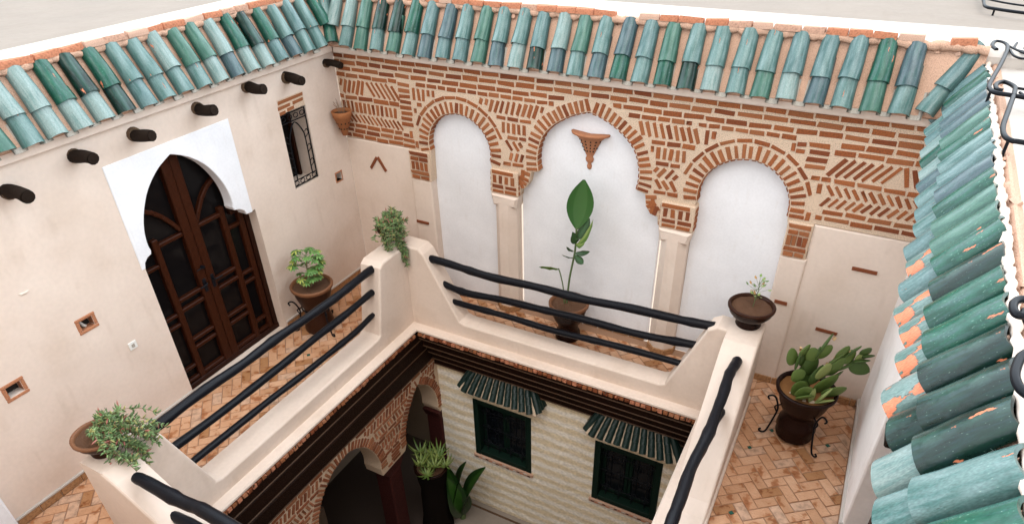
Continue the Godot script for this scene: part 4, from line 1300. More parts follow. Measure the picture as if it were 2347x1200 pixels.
	part(o, "wall_face", bxm(Vector3(1.2, -3.6, 4.3), Vector3(5.2, -0.19, 4.55), M.cream, 0.0))

func awning(q: Array):
	# little glazed tile roof over a window, hipped at both ends
	var t := thing("tiled_awning", "small dark green tiled awning over the %s green window" % q[4], "awning", Vector3.ZERO, 0.0, "tiled awnings over the green windows")
	var x0: float = q[0] - 0.06
	var x1: float = q[1] + 0.19 if q[4] == "left" else q[1] + 0.20
	var yb := -1.075
	var yt := -0.83
	var zo := 0.66
	var m := MB.new()
	var a := Vector3(x0, yb, 0.42); var b := Vector3(x0, yb, zo); var c := Vector3(x1, yb, zo); var d := Vector3(x1, yb, 0.42)
	var e := Vector3(x0 + 0.10, yt, 0.42); var f := Vector3(x1 - 0.14, yt, 0.42); var e2 := Vector3(x0 + 0.10, yt, 0.50); var f2 := Vector3(x1 - 0.14, yt, 0.50)
	m.quad(b, c, f2, e2); m.quad(e2, f2, f, e); m.tri(c, d, f); m.tri(c, f, f2); m.tri(b, e, a); m.tri(b, e2, e); m.quad(a, d, c, b)
	part(t, "mortar_bed", m.done(M.awning_bed))
	part(t, "fascia", bxm(Vector3(x0 + 0.01, yb - 0.035, 0.43), Vector3(x1 - 0.01, yb + 0.002, zo - 0.015), M.cream, 0.008))
	var n := 10
	for k in n:
		var fx := (k + 0.5) / n
		var lo := Vector3(lerpf(x0 + 0.03, x1 - 0.03, fx), yb + 0.012, zo + 0.012)
		var hi := Vector3(lerpf(x0 + 0.12, x1 - 0.16, fx), yt + 0.006, 0.50)
		var mid1 := lo.lerp(hi, 0.36)
		var mid2 := lo.lerp(hi, 0.68)
		var tm := MB.new()
		tm.tube([lo, mid1 + Vector3(0, 0.005, 0)], [0.046, 0.041], 8)
		tm.tube([mid1 + Vector3(0, 0.006, 0), mid2 + Vector3(0, 0.005, 0)], [0.045, 0.040], 8)
		tm.tube([mid2 + Vector3(0, 0.006, 0), hi], [0.044, 0.037], 8)
		part(t, "awning_tile", tm.done(M.awning_glaze))
	for s in [0, 1]:
		for k in 3:
			var zz := 0.45 + 0.075 * k
			var lo := Vector3(x1 + 0.01 if s else x0 - 0.01, yb + 0.012, zz)
			var hi := Vector3(f.x if s else e.x, yt + 0.004, 0.44 + 0.02 * k)
			part(t, "awning_tile", tubem([lo, lo.lerp(hi, 0.5) + Vector3(0, 0.008, 0), hi], [0.050, 0.045, 0.036], M.awning_glaze, 8))

# ------------------------------------------------------------------ glazed eaves
func barrel(L: float, w0: float, w1: float, h: float, sd: int, open_up := false) -> ArrayMesh:
	# half round tapered tile: along +z (up the slope), crest towards +y; uv over the outside
	var m := MB.new()
	var n := 11
	var segs := 4
	var th := 0.013
	var r := RandomNumberGenerator.new()
	r.seed = sd
	var u0 := r.randf() * 0.5
	var v0 := r.randf() * 0.5
	var bend := r.randf_range(-0.006, 0.006)
	var P := func(i: int, k: int, d: float) -> Vector3:
		var f := float(k) / segs
		var a := PI * i / n
		var w := lerpf(w0, w1, f) * 0.5 - d
		var hh := h * lerpf(1.0, 0.88, f) - d
		var z := L * f
		if k == 0: z += 0.003 * sin(i * 0.8 + sd)
		if k == segs: z += 0.006 * sin(i * 0.9 + sd * 2)
		return Vector3(-cos(a) * w + bend * sin(f * 3.0), pow(sin(a), 0.85) * hh + 0.002 * sin(f * 7.0 + sd), z)
	for i in n:
		for k in segs:
			var uv := func(ii: int, kk: int) -> Vector2: return Vector2(0.02 + 0.96 * ii / n, v0 + 0.45 * (1.0 - float(kk) / segs))
			m.quad(P.call(i + 1, k, 0.0), P.call(i, k, 0.0), P.call(i, k + 1, 0.0), P.call(i + 1, k + 1, 0.0), 1, uv.call(i + 1, k), uv.call(i, k), uv.call(i, k + 1), uv.call(i + 1, k + 1))
		m.quad(P.call(i, 0, 0.0), P.call(i + 1, 0, 0.0), P.call(i + 1, 0, th), P.call(i, 0, th), 2, Vector2(u0, v0), Vector2(u0 + 0.05, v0), Vector2(u0 + 0.05, v0 + 0.02), Vector2(u0, v0 + 0.02))
		m.quad(P.call(i, 0, th), P.call(i + 1, 0, th), P.call(i + 1, segs, th), P.call(i, segs, th), 3)
		m.quad(P.call(i + 1, segs, 0.0), P.call(i, segs, 0.0), P.call(i, segs, th), P.call(i + 1, segs, th), 4)
	return m.done(null)

var tile_meshes := []
var pan_mesh: ArrayMesh
func make_tiles():
	for k in 10:
		tile_meshes.append(barrel(0.40, 0.172, 0.142, 0.078, k + 3))
	var m := MB.new()
	# a shallow pan, its lip turned out over the eave
	var n := 6
	for i in n:
		var a0 := PI * i / n
		var a1 := PI * (i + 1) / n
		var p := func(a: float, d: float, z: float) -> Vector3: return Vector3(-cos(a) * (0.046 + d), 0.004 - sin(a) * (0.026 + d), z)
		m.quad(p.call(a0, 0, 0), p.call(a1, 0, 0), p.call(a1, 0, 0.22), p.call(a0, 0, 0.22))
		m.quad(p.call(a1, 0.009, 0), p.call(a0, 0.009, 0), p.call(a0, 0.009, 0.22), p.call(a1, 0.009, 0.22))
		m.quad(p.call(a0, 0.009, 0), p.call(a1, 0.009, 0), p.call(a1, 0, 0), p.call(a0, 0, 0))
	pan_mesh = m.done(M.pan_lip)

# an eave: p0 is a point on its lower edge (on the bed), t runs along it, nrm points out over the court
func eave(called: String, label: String, p0: Vector3, t: Vector3, nrm: Vector3, slope: float, low: float, high: float, spots: Array, bed0: float, bed1: float, tones: Array, seed: int, lean: float, ridge := 0.93, wide := 1.0) -> Node3D:
	var e := thing(called, label, "roof")
	rng.seed = seed
	var up := (-nrm * cos(slope) + Vector3.UP * sin(slope)).normalized()
	var side := t.normalized()
	var yy := up.cross(side).normalized()
	if yy.y < 0: yy = -yy
	if side.cross(yy).dot(up) < 0: side = -side
	var total := low + high
	# local frame: x along the eave, y off the slope, z up the slope
	var fr := Transform3D(Basis(side, yy, up), p0)
	var sgn := 1.0 if side.dot(t) > 0 else -1.0
	var a := bed0 * sgn
	var b := bed1 * sgn
	part(e, "mortar_bed", bxm(Vector3(min(a, b), -0.07, 0.012), Vector3(max(a, b), -0.012, total + 0.06), M.pink_mortar, 0.01), fr)
	var n := 0
	for s in spots:
		var x: float = s[0] * sgn
		var kinds: int = s[1]          # 1 lower only, 2 upper only, 3 both
		var loose := 2.2 if wide > 1.0 else 1.0
		var jit := rng.randf_range(-0.006, 0.006) * loose
		var yaw := rng.randf_range(-0.03, 0.03) * loose + lean * sgn
		if kinds & 1:
			var xf := fr * Transform3D(Basis(Vector3.UP, yaw * 0.6 + rng.randf_range(-0.03, 0.03)), Vector3(x + jit, -0.002, rng.randf_range(-0.012, 0.012) * loose))
			xf.basis = xf.basis.scaled_local(Vector3(wide, 1, 1))
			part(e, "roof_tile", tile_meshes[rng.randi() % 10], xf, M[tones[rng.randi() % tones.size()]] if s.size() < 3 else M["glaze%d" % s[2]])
			part(e, "pan_tile", pan_mesh, fr * Transform3D(Basis(), Vector3(x + 0.108 * sgn, 0.004, -0.02 + rng.randf_range(-0.01, 0.01))))
		if kinds & 2:
			var xf2 := fr * Transform3D(Basis(Vector3.UP, yaw) * Basis(Vector3.RIGHT, 0.045), Vector3(x + jit, 0.016, low + rng.randf_range(-0.012, 0.012)))
			var f := high / 0.37
			xf2.basis = xf2.basis.scaled_local(Vector3(wide, 1, f))
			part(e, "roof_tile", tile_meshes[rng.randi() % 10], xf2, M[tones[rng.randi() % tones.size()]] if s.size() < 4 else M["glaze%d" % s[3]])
		n += 1
	# mortar packed over the tiles' upper ends
	var fp := []
	var fradii := []
	var fx := bed0
	while fx < bed1:
		fp.append(fr * Vector3(fx * sgn, (0.014 if ridge > 0.5 else 0.02) + rng.randf_range(-0.005, 0.005), total + 0.022 + rng.randf_range(-0.008, 0.008)))
		fradii.append((0.036 if ridge > 0.5 else 0.020) + rng.randf_range(-0.007, 0.007))
		fx += 0.037
	part(e, "mortar_fillet", tubem(fp, fradii, M.pink_mortar if ridge > 0.5 else M.plaster, 7))
	# ridge of broken bricks
	var x := bed0 + 0.02
	while x < bed1 - 0.22:
		var l := rng.randf_range(0.15, 0.23)
		if rng.randf() < ridge:
			part(e, "edging_brick", brick_meshes[rng.randi() % 8], fr * Transform3D(Basis(Vector3.UP, rng.randf_range(-0.05, 0.05)) * Basis(Vector3.RIGHT, -0.5), Vector3((x + l * 0.5) * sgn, 0.045 + rng.randf_range(-0.006, 0.006), total + 0.055)) * Transform3D(Basis().scaled_local(Vector3(l, 0.05, 0.05)), Vector3(0, 0, -0.02)), M[["edging", "edging_pale", "edging", "pan_clay"][rng.randi() % 4]])
		x += l + 0.008
	# crumbs of mortar
	for k in int((bed1 - bed0) * 9):
		part(e, "mortar_crumb", brick_meshes[k % 8], fr * Transform3D(Basis(Vector3(rng.randf(), rng.randf(), rng.randf()).normalized(), rng.randf() * 3.0).scaled_local(Vector3(0.05, 0.035, 0.035) * rng.randf_range(0.5, 1.2)), Vector3(rng.randf_range(bed0, bed1) * sgn, -0.012, total + rng.randf_range(-0.03, 0.05))), M[["pink_mortar", "pan_clay", "edging_pale", "beam_edge"][rng.randi() % 4]])
	return e

func eaves():
	var lo := 0.215
	var hi := 0.315
	var sl := deg_to_rad(61)
	var spots := []
	for k in 28: spots.append([0.34 + 0.2185 * k, 3])
	spots.append([0.12, 2])
	spots[27][1] = 0
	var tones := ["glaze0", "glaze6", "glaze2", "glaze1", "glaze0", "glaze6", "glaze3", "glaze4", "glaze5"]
	var e := eave("tiled_eave", "back eave of green and blue glazed barrel tiles above the brick wall", Vector3(0, 3.085, 0.15), Vector3(1, 0, 0), Vector3(0, 0, 1), sl, lo, hi, spots, -0.42, 6.50, tones, 5, 0.0)
	part(e, "fascia", bxm(Vector3(0.06, 2.99, -0.05), Vector3(W, 3.075, 0.065), M.plaster, 0.012))
	# left
	spots = []
	for k in 24: spots.append([0.32 + 0.208 * k, 3])
	spots.append([0.11, 2])
	spots.append([-0.10, 2])
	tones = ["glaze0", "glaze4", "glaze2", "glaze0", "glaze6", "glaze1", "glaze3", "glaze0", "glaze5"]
	e = eave("tiled_eave", "left eave of weathered pale green glazed barrel tiles over the door wall", Vector3(0.15, 3.105, 0), Vector3(0, 0, 1), Vector3(1, 0, 0), sl, lo, hi, spots, -0.42, 5.6, tones, 9, 0.0)
	part(e, "fascia", bxm(Vector3(-0.05, 2.995, 0.06), Vector3(0.065, 3.09, 5.6), M.plaster, 0.012))
	# tiles along the two valleys
	var v := Vector3(-1, 0, -1).normalized()
	var up := (v * cos(0.86) + Vector3.UP * sin(0.86)).normalized()
	var sd := Vector3(1, 0, -1).normalized()
	var yy := up.cross(sd)
	if yy.y < 0: yy = -yy
	if sd.cross(yy).dot(up) < 0: sd = -sd
	for k in 2:
		part(e, "valley_tile", tile_meshes[k], Transform3D(Basis(sd, yy, up), Vector3(0.15, 3.10, 0.15) + up * (0.30 * k) + yy * (0.012 + 0.014 * k)), M[["glaze1", "glaze0"][k]])
	# right, steeper and seen along its length
	spots = []
	for k in 28: spots.append([0.02 + 0.2235 * k, 3])
	spots[1][1] = 2
	var lt := [6, 7, 0, 6, 4, 1, 4, 2, 0, 6, 0, 6, 7, 6, 7, 7, 7, 7, 5, 4, 0, 7, 0, 1, 4, 0, 6, 0]
	var ht := [6, 1, 6, 2, 2, 3, 1, 0, 6, 2, 1, 3, 3, 1, 5, 1, 1, 5, 5, 5, 0, 1, 0, 5, 4, 0, 6, 0]
	for k in 28:
		spots[k].append(lt[k])
		spots[k].append(ht[k])
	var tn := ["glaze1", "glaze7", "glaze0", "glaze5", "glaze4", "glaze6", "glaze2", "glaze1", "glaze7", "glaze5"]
	e = eave("tiled_eave", "right eave of chipped dark and pale green barrel tiles close to the camera", Vector3(6.275, 3.04, 0.0), Vector3(-0.018, 0, 1).normalized(), Vector3(-1, 0, -0.018).normalized(), deg_to_rad(58), 0.165, 0.305, spots, -0.30, 6.4, tn, 14, 0.0, 0.0, 1.22)
	part(e, "fascia", bxm(Vector3(W - 0.20, 2.90, -0.1), Vector3(W + 0.1, 3.0, 6.2), M.plaster, 0.012))
	v = Vector3(0.75, 0, -1).normalized()
	up = (v * cos(0.86) + Vector3.UP * sin(0.86)).normalized()
	sd = Vector3(1, 0, 0.75).normalized()
	yy = up.cross(sd)
	if yy.y < 0: yy = -yy
	if sd.cross(yy).dot(up) < 0: sd = -sd
	for k in 2:
		part(e, "valley_tile", tile_meshes[k + 4], Transform3D(Basis(sd, yy, up), Vector3(6.20, 3.09, 0.10) + up * (0.22 * k) + yy * (0.014 + 0.016 * k)), M[["glaze0", "glaze6"][k]])
	# what lies behind the ridges: parapet tops and the roof terrace
	var t := thing("roof_terrace", "pale roof terrace behind the glazed eaves", "terrace")
	t.set_meta("kind", "structure")
	var y := 3.525
	var m := MB.new()
	m.slab(PackedVector2Array([Vector2(0.125, 2.9), Vector2(0.125, y), Vector2(0.19, y + 0.035), Vector2(0.95, y + 0.045), Vector2(1.02, y + 0.02), Vector2(1.02, 2.9)]), -1.3, 7.6, 0.02, Transform3D(Vector3(0, 0, -1), Vector3(0, 1, 0), Vector3(1, 0, 0), Vector3.ZERO))
	part(t, "back_coping", m.done(M.terrace_white))
	m = MB.new()
	m.slab(PackedVector2Array([Vector2(-0.125, 2.9), Vector2(-0.125, y + 0.003), Vector2(-0.19, y + 0.038), Vector2(-0.95, y + 0.048), Vector2(-1.02, y + 0.023), Vector2(-1.02, 2.9)]), -1.02, 7.0, 0.02)
	part(t, "left_coping", m.done(M.terrace_white))
	m = MB.new()
	m.slab(PackedVector2Array([Vector2(6.51, 2.9), Vector2(6.51, 3.42), Vector2(6.535, 3.45), Vector2(7.9, 3.46), Vector2(7.9, 2.9)]), -0.9, 7.0, 0.02)
	part(t, "right_coping", m.done(M.terrace_white))
	part(t, "terrace_floor", bxm(Vector3(-7, 3.2, -8), Vector3(10, 3.50, -1.0), M.terrace_floor, 0.0))
	part(t, "terrace_floor", bxm(Vector3(-7, 3.2, -1.0), Vector3(-1.0, 3.499, 9), M.terrace_floor, 0.0))
	part(t, "terrace_floor", bxm(Vector3(7.8, 3.1, -1.0), Vector3(10, 3.40, 9), M.terrace_floor, 0.0))
	part(t, "terrace_floor", bxm(Vector3(-1.0, 3.1, 6.15), Vector3(7.8, 3.44, 9), M.terrace_floor, 0.0))
	part(t, "front_wall", bxm(Vector3(-0.3, -0.2, 6.0), Vector3(W + 0.3, 3.1, 6.2), M.plaster, 0.0))
	for q in [[Vector3(-7, 3.2, -8.2), Vector3(10, 4.5, -8)], [Vector3(-7.2, 3.2, -8), Vector3(-7, 4.5, 9)], [Vector3(10, 3.2, -8), Vector3(10.2, 4.5, 9)]]:
		part(t, "outer_parapet", bxm(q[0], q[1], M.terrace_white, 0.02))

# ------------------------------------------------------------------ pots and plants
func leafm(len: float, wid: float, bend: float, fold: float, nseg: int, shape: float, c0: Color, c1: Color, mat: Material, ripple := 0.0) -> ArrayMesh:
	# a leaf blade from the origin along +y, face towards +z, curling back by bend
	var m := MB.new()
	leaf_into(m, Transform3D(), len, wid, bend, fold, nseg, shape, c0, c1, ripple)
	return m.done(mat)

func leaf_into(m: MB, xf: Transform3D, len: float, wid: float, bend: float, fold: float, nseg: int, shape: float, c0: Color, c1: Color, ripple := 0.0):
	var rows := []
	var y := 0.0
	var z := 0.0
	for i in nseg + 1:
		var f := float(i) / nseg
		var a := bend * f
		if i > 0:
			y += cos(a) * len / nseg
			z -= sin(a) * len / nseg
		var w: float = wid * 0.5 * pow(sin(PI * pow(clampf(f, 0.012, 0.985), shape)), 0.8)
		var rp := ripple * sin(f * 17.0)
		rows.append([Vector3(-w, y, z + fold * w + rp), Vector3(-w * 0.5, y, z + fold * w * 0.35), Vector3(0, y, z), Vector3(w * 0.5, y, z + fold * w * 0.35), Vector3(w, y, z + fold * w - rp)])
	for i in nseg:
		for k in 4:
			m.col = c1 if (k == 1 or k == 2) else c0
			m.quad(xf * rows[i][k], xf * rows[i][k + 1], xf * rows[i + 1][k + 1], xf * rows[i + 1][k], 1)

func dirb(d: Vector3, roll := 0.0) -> Basis:
	# basis whose y is d
	var y := d.normalized()
	var ref := Vector3.UP if abs(y.y) < 0.95 else Vector3.RIGHT
	var x := ref.cross(y).normalized()
	return Basis(x, y, x.cross(y)) * Basis(Vector3.UP, roll)

func soil_disc(r: float, y: float, mat: Material, sd: int) -> ArrayMesh:
	var m := MB.new()
	var q := RandomNumberGenerator.new()
	q.seed = sd
	var rings := 5
	var n := 22
	var hs := []
	for i in rings + 1:
		var row := []
		for k in n:
			row.append(y + q.randf_range(-0.010, 0.010) - 0.012 * pow(float(i) / rings, 2))
		hs.append(row)
	for i in rings:
		for k in n:
			var k2 := (k + 1) % n
			var P := func(ii: int, kk: int) -> Vector3:
				var rr := r * ii / rings
				return Vector3(cos(TAU * kk / n) * rr, hs[ii][kk] if ii > 0 else y, -sin(TAU * kk / n) * rr)
			if i == 0: m.tri(P.call(0, 0), P.call(1, k), P.call(1, k2), 1)
			else: m.quad(P.call(i, k), P.call(i + 1, k), P.call(i + 1, k2), P.call(i, k2), 1)
	return m.done(mat)

func pot(root: Node3D, prof: Array, rim: Array, mat: String, rim_mat: String, soil_r: float, soil_y: float, soil: String):
	var m := MB.new()
	m.lathe(prof, 36, 1, Vector3.ZERO, 0.0, TAU, 0.012)
	part(root, "pot", m.done(M[mat]))
	m = MB.new()
	m.lathe(rim, 36, 1, Vector3.ZERO, 0.0, TAU, 0.012)
	part(root, "rim", m.done(M[rim_mat]))
	part(root, "soil", soil_disc(soil_r, soil_y, M[soil], int(soil_r * 1000)))

func frond(st: MB, lv: MB, pts: Array, q: RandomNumberGenerator):
	st.tube(pts, 0.0026, 4, false)
	for s in range(1, pts.size()):
		var t: Vector3 = (pts[s] - pts[s - 1]).normalized()
		for e in 5:
			var side := t.cross(Vector3(q.randf_range(-1, 1), q.randf_range(-1, 1), q.randf_range(-1, 1))).normalized()
			var ld := (side + t * q.randf_range(0.2, 0.9) + Vector3.UP * 0.3).normalized()
			var ll := q.randf_range(0.038, 0.066)
			var b := dirb(ld, q.randf() * TAU)
			var o: Vector3 = pts[s].lerp(pts[s - 1], q.randf())
			var c := Color(0.13, 0.24, 0.075).lerp(Color(0.25, 0.35, 0.15), q.randf()) * q.randf_range(0.4, 1.15)
			if q.randf() < 0.12: c = Color(0.36, 0.34, 0.12)
			if q.randf() < 0.06: c = Color(0.35, 0.13, 0.10)
			lv.col = c
			var w := 0.0066
			var A := o + b.x * w; var B := o - b.x * w * 0.5 + b.z * w; var C := o - b.x * w * 0.5 - b.z * w
			var mid := o + b.y * ll * 0.55
			var A2 := mid + b.x * w * 1.1; var B2 := mid + (-b.x * 0.5 + b.z) * w * 1.1; var C2 := mid + (-b.x * 0.5 - b.z) * w * 1.1
			var tip := o + b.y * ll
			lv.quad(A, C, C2, A2, 1); lv.quad(C, B, B2, C2, 1); lv.quad(B, A, A2, B2, 1)
			lv.tri(A2, C2, tip, 1); lv.tri(C2, B2, tip, 1); lv.tri(B2, A2, tip, 1)

func trailing(root: Node3D, centre: Vector3, r: float, n: int, sd: int, spill: Vector3, drop: float, bare := Vector3.ZERO, trails := []):
	# succulent with finger leaves, stems spilling over the rim
	var q := RandomNumberGenerator.new()
	q.seed = sd
	var st := MB.new()
	var lv := MB.new()
	for i in n:
		var a := q.randf() * TAU
		var d := Vector3(cos(a), 0, sin(a))
		var over := q.randf() < 0.5
		if over: d = (d * 0.6 + spill * q.randf_range(0.6, 1.6)).normalized()
		elif d.dot(bare) > 0.2: d = d - bare * 1.2
		var len := q.randf_range(0.11, 0.24) if not over else q.randf_range(0.18, 0.28 + drop)
		var pts := []
		var p := centre + Vector3(q.randf_range(-1, 1), 0, q.randf_range(-1, 1)) * r * 0.65
		var v := (Vector3.UP * q.randf_range(0.5, 1.1) + d * q.randf_range(0.3, 0.9)).normalized()
		var k := 8
		for s in k + 1:
			pts.append(p)
			p += v * len / k
			v = (v + Vector3.DOWN * (0.34 if over else 0.10) + d * 0.10 + Vector3(q.randf_range(-0.15, 0.15), 0, q.randf_range(-0.15, 0.15))).normalized()
			# keep the stems outside pot and pillar
			var h := Vector2(p.x - centre.x, p.z - centre.z)
			if p.y < centre.y - 0.01 and h.length() < r * 1.12:
				h = h.normalized() * r * 1.12
				p.x = centre.x + h.x; p.z = centre.z + h.y
			# and let them lie on the pillar's top until they reach its edge
			var g := root.position + p
			var open := g.x > 1.255 and g.z > 0.68 and g.z < 4.42
			if not open and p.y < 0.014:
				p.y = 0.014
				v = (v + d * 0.8).normalized()
				v.y = max(v.y, -0.1)
		frond(st, lv, pts, q)
	for i in trails.size():
		var base: Array = trails[i]
		for rep in 3:
			var j := Vector3(q.randf_range(-1, 1), 0, q.randf_range(-1, 1)) * 0.03
			var cut := q.randf_range(0.55, 1.0)
			var path := []
			for k in base.size():
				path.append(base[k] + j * (float(k) / base.size()) * 1.6 + Vector3(q.randf_range(-1, 1), 0.3, q.randf_range(-1, 1)) * 0.008)
			var sm := smooth_path(path, 4)
			sm.resize(max(6, int(sm.size() * cut)))
			frond(st, lv, sm, q)
	part(root, "stems", st.done(M.stem_brown)).set_meta("kind", "stuff")
	part(root, "foliage", lv.done(M.leaf_any)).set_meta("kind", "stuff")

func plants():
	# trailing succulents on the pillars
	var small := [Vector2(0.0, 0.0), Vector2(0.085, 0.0), Vector2(0.088, 0.015), Vector2(0.072, 0.04), Vector2(0.105, 0.075), Vector2(0.14, 0.125), Vector2(0.15, 0.165)]
	var small_rim := [Vector2(0.150, 0.160), Vector2(0.162, 0.170), Vector2(0.163, 0.188), Vector2(0.152, 0.195), Vector2(0.138, 0.190), Vector2(0.134, 0.16)]
	var t := thing("potted_succulent", "trailing green succulent in a dark pot on the parapet's back left pillar", "potted plant", Vector3(0.98, 0.99, 0.60))
	pot(t, small, small_rim, "pot_dark", "pot_brown", 0.138, 0.178, "soil")
	trailing(t, Vector3(0, 0.18, 0), 0.14, 36, 3, Vector3(0.9, 0, 0.75), 0.30, Vector3(-0.5, 0, 0.8), [[Vector3(0.02, 0.19, 0), Vector3(0.15, 0.23, 0.06), Vector3(0.235, 0.12, 0.09), Vector3(0.295, 0.02, 0.12), Vector3(0.30, -0.12, 0.12), Vector3(0.305, -0.26, 0.13)], [Vector3(0.05, 0.19, 0.02), Vector3(0.13, 0.22, 0.10), Vector3(0.20, 0.10, 0.15), Vector3(0.29, 0.02, 0.16), Vector3(0.30, -0.08, 0.16), Vector3(0.30, -0.17, 0.17)], [Vector3(0.0, 0.19, 0.05), Vector3(0.06, 0.23, 0.15), Vector3(0.12, 0.08, 0.20), Vector3(0.17, 0.03, 0.26), Vector3(0.24, 0.025, 0.30)], [Vector3(0.05, 0.19, 0.0), Vector3(0.16, 0.24, 0.0), Vector3(0.22, 0.12, 0.02), Vector3(0.30, 0.04, 0.06), Vector3(0.33, 0.02, 0.12)]])
	t = thing("potted_succulent", "trailing spiky succulent spilling from a brown pot on the front left pillar", "potted plant", Vector3(1.03, 0.99, 4.52))
	var wide_prof := []
	for p in small: wide_prof.append(Vector2(p.x * 1.18, p.y))
	var wide_rim := []
	for p in small_rim: wide_rim.append(Vector2(p.x * 1.18, p.y))
	pot(t, wide_prof, wide_rim, "pot_brown", "pot_rim", 0.162, 0.178, "soil")
	trailing(t, Vector3(0.03, 0.18, -0.03), 0.12, 28, 8, Vector3(1.1, 0, -0.55), 0.26, Vector3(-0.75, 0, 0.75), [[Vector3(0.02, 0.19, 0), Vector3(0.14, 0.24, -0.06), Vector3(0.20, 0.10, -0.11), Vector3(0.235, -0.01, -0.14), Vector3(0.24, -0.13, -0.15), Vector3(0.245, -0.24, -0.16)], [Vector3(0.02, 0.19, -0.03), Vector3(0.12, 0.23, -0.12), Vector3(0.18, 0.10, -0.20), Vector3(0.225, 0.02, -0.26), Vector3(0.24, -0.08, -0.27), Vector3(0.24, -0.16, -0.28)], [Vector3(0.05, 0.19, 0.0), Vector3(0.16, 0.25, -0.02), Vector3(0.22, 0.12, -0.05), Vector3(0.24, 0.03, -0.12), Vector3(0.24, -0.10, -0.13), Vector3(0.25, -0.20, -0.14)], [Vector3(-0.02, 0.19, -0.05), Vector3(0.06, 0.24, -0.16), Vector3(0.10, 0.10, -0.24), Vector3(0.16, 0.03, -0.30), Vector3(0.22, 0.02, -0.36)], [Vector3(0.06, 0.19, 0.03), Vector3(0.17, 0.23, 0.05), Vector3(0.23, 0.08, 0.04), Vector3(0.28, 0.03, 0.0), Vector3(0.36, 0.02, -0.02)]])
	# umbrella plant by the door
	t = thing("potted_umbrella_plant", "small umbrella plant in a brown goblet pot between door and corner", "potted plant", Vector3(0.37, 0.0, 1.44))
	var prof := [Vector2(0.0, 0.0), Vector2(0.17, 0.0), Vector2(0.185, 0.03), Vector2(0.18, 0.13), Vector2(0.155, 0.23), Vector2(0.14, 0.29), Vector2(0.15, 0.34), Vector2(0.185, 0.42), Vector2(0.215, 0.52), Vector2(0.232, 0.60)]
	var rim := [Vector2(0.232, 0.595), Vector2(0.252, 0.615), Vector2(0.256, 0.64), Vector2(0.246, 0.655), Vector2(0.226, 0.65), Vector2(0.218, 0.60)]
	pot(t, prof, rim, "pot_brown", "pot_rim", 0.222, 0.625, "soil")
	part(t, "stem", tubem(smooth_path([Vector3(0.0, 0.62, 0.0), Vector3(0.01, 0.72, 0.01), Vector3(-0.015, 0.84, 0.0), Vector3(0.005, 1.0, -0.01)], 4), [0.014, 0.014, 0.013, 0.013, 0.012, 0.011, 0.011, 0.010, 0.009, 0.008, 0.007, 0.006, 0.005], M.stem_brown, 7))
	var q := RandomNumberGenerator.new()
	q.seed = 41
	var twig := MB.new()
	for i in 40:
		var h := q.randf_range(0.74, 1.10)
		var a := q.randf() * TAU
		var rr := 0.06 + 0.11 * sin(clampf((h - 0.68) / 0.46, 0, 1) * PI) * q.randf_range(0.6, 1.25)
		if h < 0.82 and i % 2 == 0: rr *= 1.2
		var c := Vector3(cos(a) * rr, h + q.randf_range(-0.02, 0.03), sin(a) * rr)
		twig.tube([Vector3(0, h - 0.04, 0), c], 0.003, 4, false)
		var m := MB.new()
		var yellow := q.randf() < 0.28
		for k in 8:
			var d := (Vector3(cos(a), 0.0, sin(a)) * 0.5 + Vector3(cos(TAU * k / 8.0 + i), 0.12, sin(TAU * k / 8.0 + i))).normalized()
			var col := Color(0.06, 0.15, 0.035).lerp(Color(0.12, 0.24, 0.06), q.randf())
			var c2 := Color(0.42, 0.42, 0.08) if yellow and q.randf() < 0.7 else col * 1.25
			var b := dirb(d)
			# turn the leaf face up
			if b.z.y < 0: b = b * Basis(Vector3.UP, PI)
			leaf_into(m, Transform3D(b, c), q.randf_range(0.062, 0.088), 0.030, 0.7, 0.2, 3, 1.15, col, c2)
		part(t, "leaf_cluster", m.done(M.leaf_any))
	part(t, "twigs", twig.done(M.stem_green))
	stand("round the umbrella plant's pot by the door", Vector3(0.37, 0, 1.44), 0.20, 0.34, 0.3)
	# single big leaf plant in front of the central arch
	t = thing("potted_big_leaf_plant", "tall thin plant with one big upright paddle leaf before the central arch", "potted plant", Vector3(3.24, 0.0, 0.235))
	prof = [Vector2(0.0, 0.0), Vector2(0.145, 0.0), Vector2(0.15, 0.02), Vector2(0.145, 0.09), Vector2(0.115, 0.12), Vector2(0.125, 0.21), Vector2(0.155, 0.25), Vector2(0.19, 0.33), Vector2(0.212, 0.43), Vector2(0.22, 0.46)]
	rim = [Vector2(0.22, 0.455), Vector2(0.236, 0.47), Vector2(0.238, 0.50), Vector2(0.226, 0.512), Vector2(0.208, 0.505), Vector2(0.20, 0.46)]
	pot(t, prof, rim, "pot_dark", "pot_rim", 0.206, 0.485, "soil")
	var G0 := Color(0.035, 0.11, 0.022)
	var G1 := Color(0.06, 0.16, 0.04)
	var stem := smooth_path([Vector3(-0.03, 0.48, 0.0), Vector3(0.0, 0.85, 0.0), Vector3(0.045, 1.2, -0.02), Vector3(0.06, 1.5, 0.0)], 5)
	part(t, "stem", tubem(stem, 0.012, M.stem_green, 7))
	part(t, "big_leaf", leafm(0.57, 0.29, -0.25, 0.22, 12, 0.98, Color(0.026, 0.095, 0.018), Color(0.042, 0.12, 0.030), M.leaf_gloss), Transform3D(Basis(Vector3.UP, 0.35) * Basis(Vector3.BACK, -0.10) * Basis(Vector3.RIGHT, -0.22), Vector3(0.06, 1.48, 0.0)))
	part(t, "stem", tubem(smooth_path([Vector3(-0.05, 0.48, 0.02), Vector3(-0.07, 0.7, 0.02), Vector3(-0.10, 0.86, 0.03), Vector3(-0.13, 0.95, 0.03)], 4), 0.008, M.stem_green, 6))
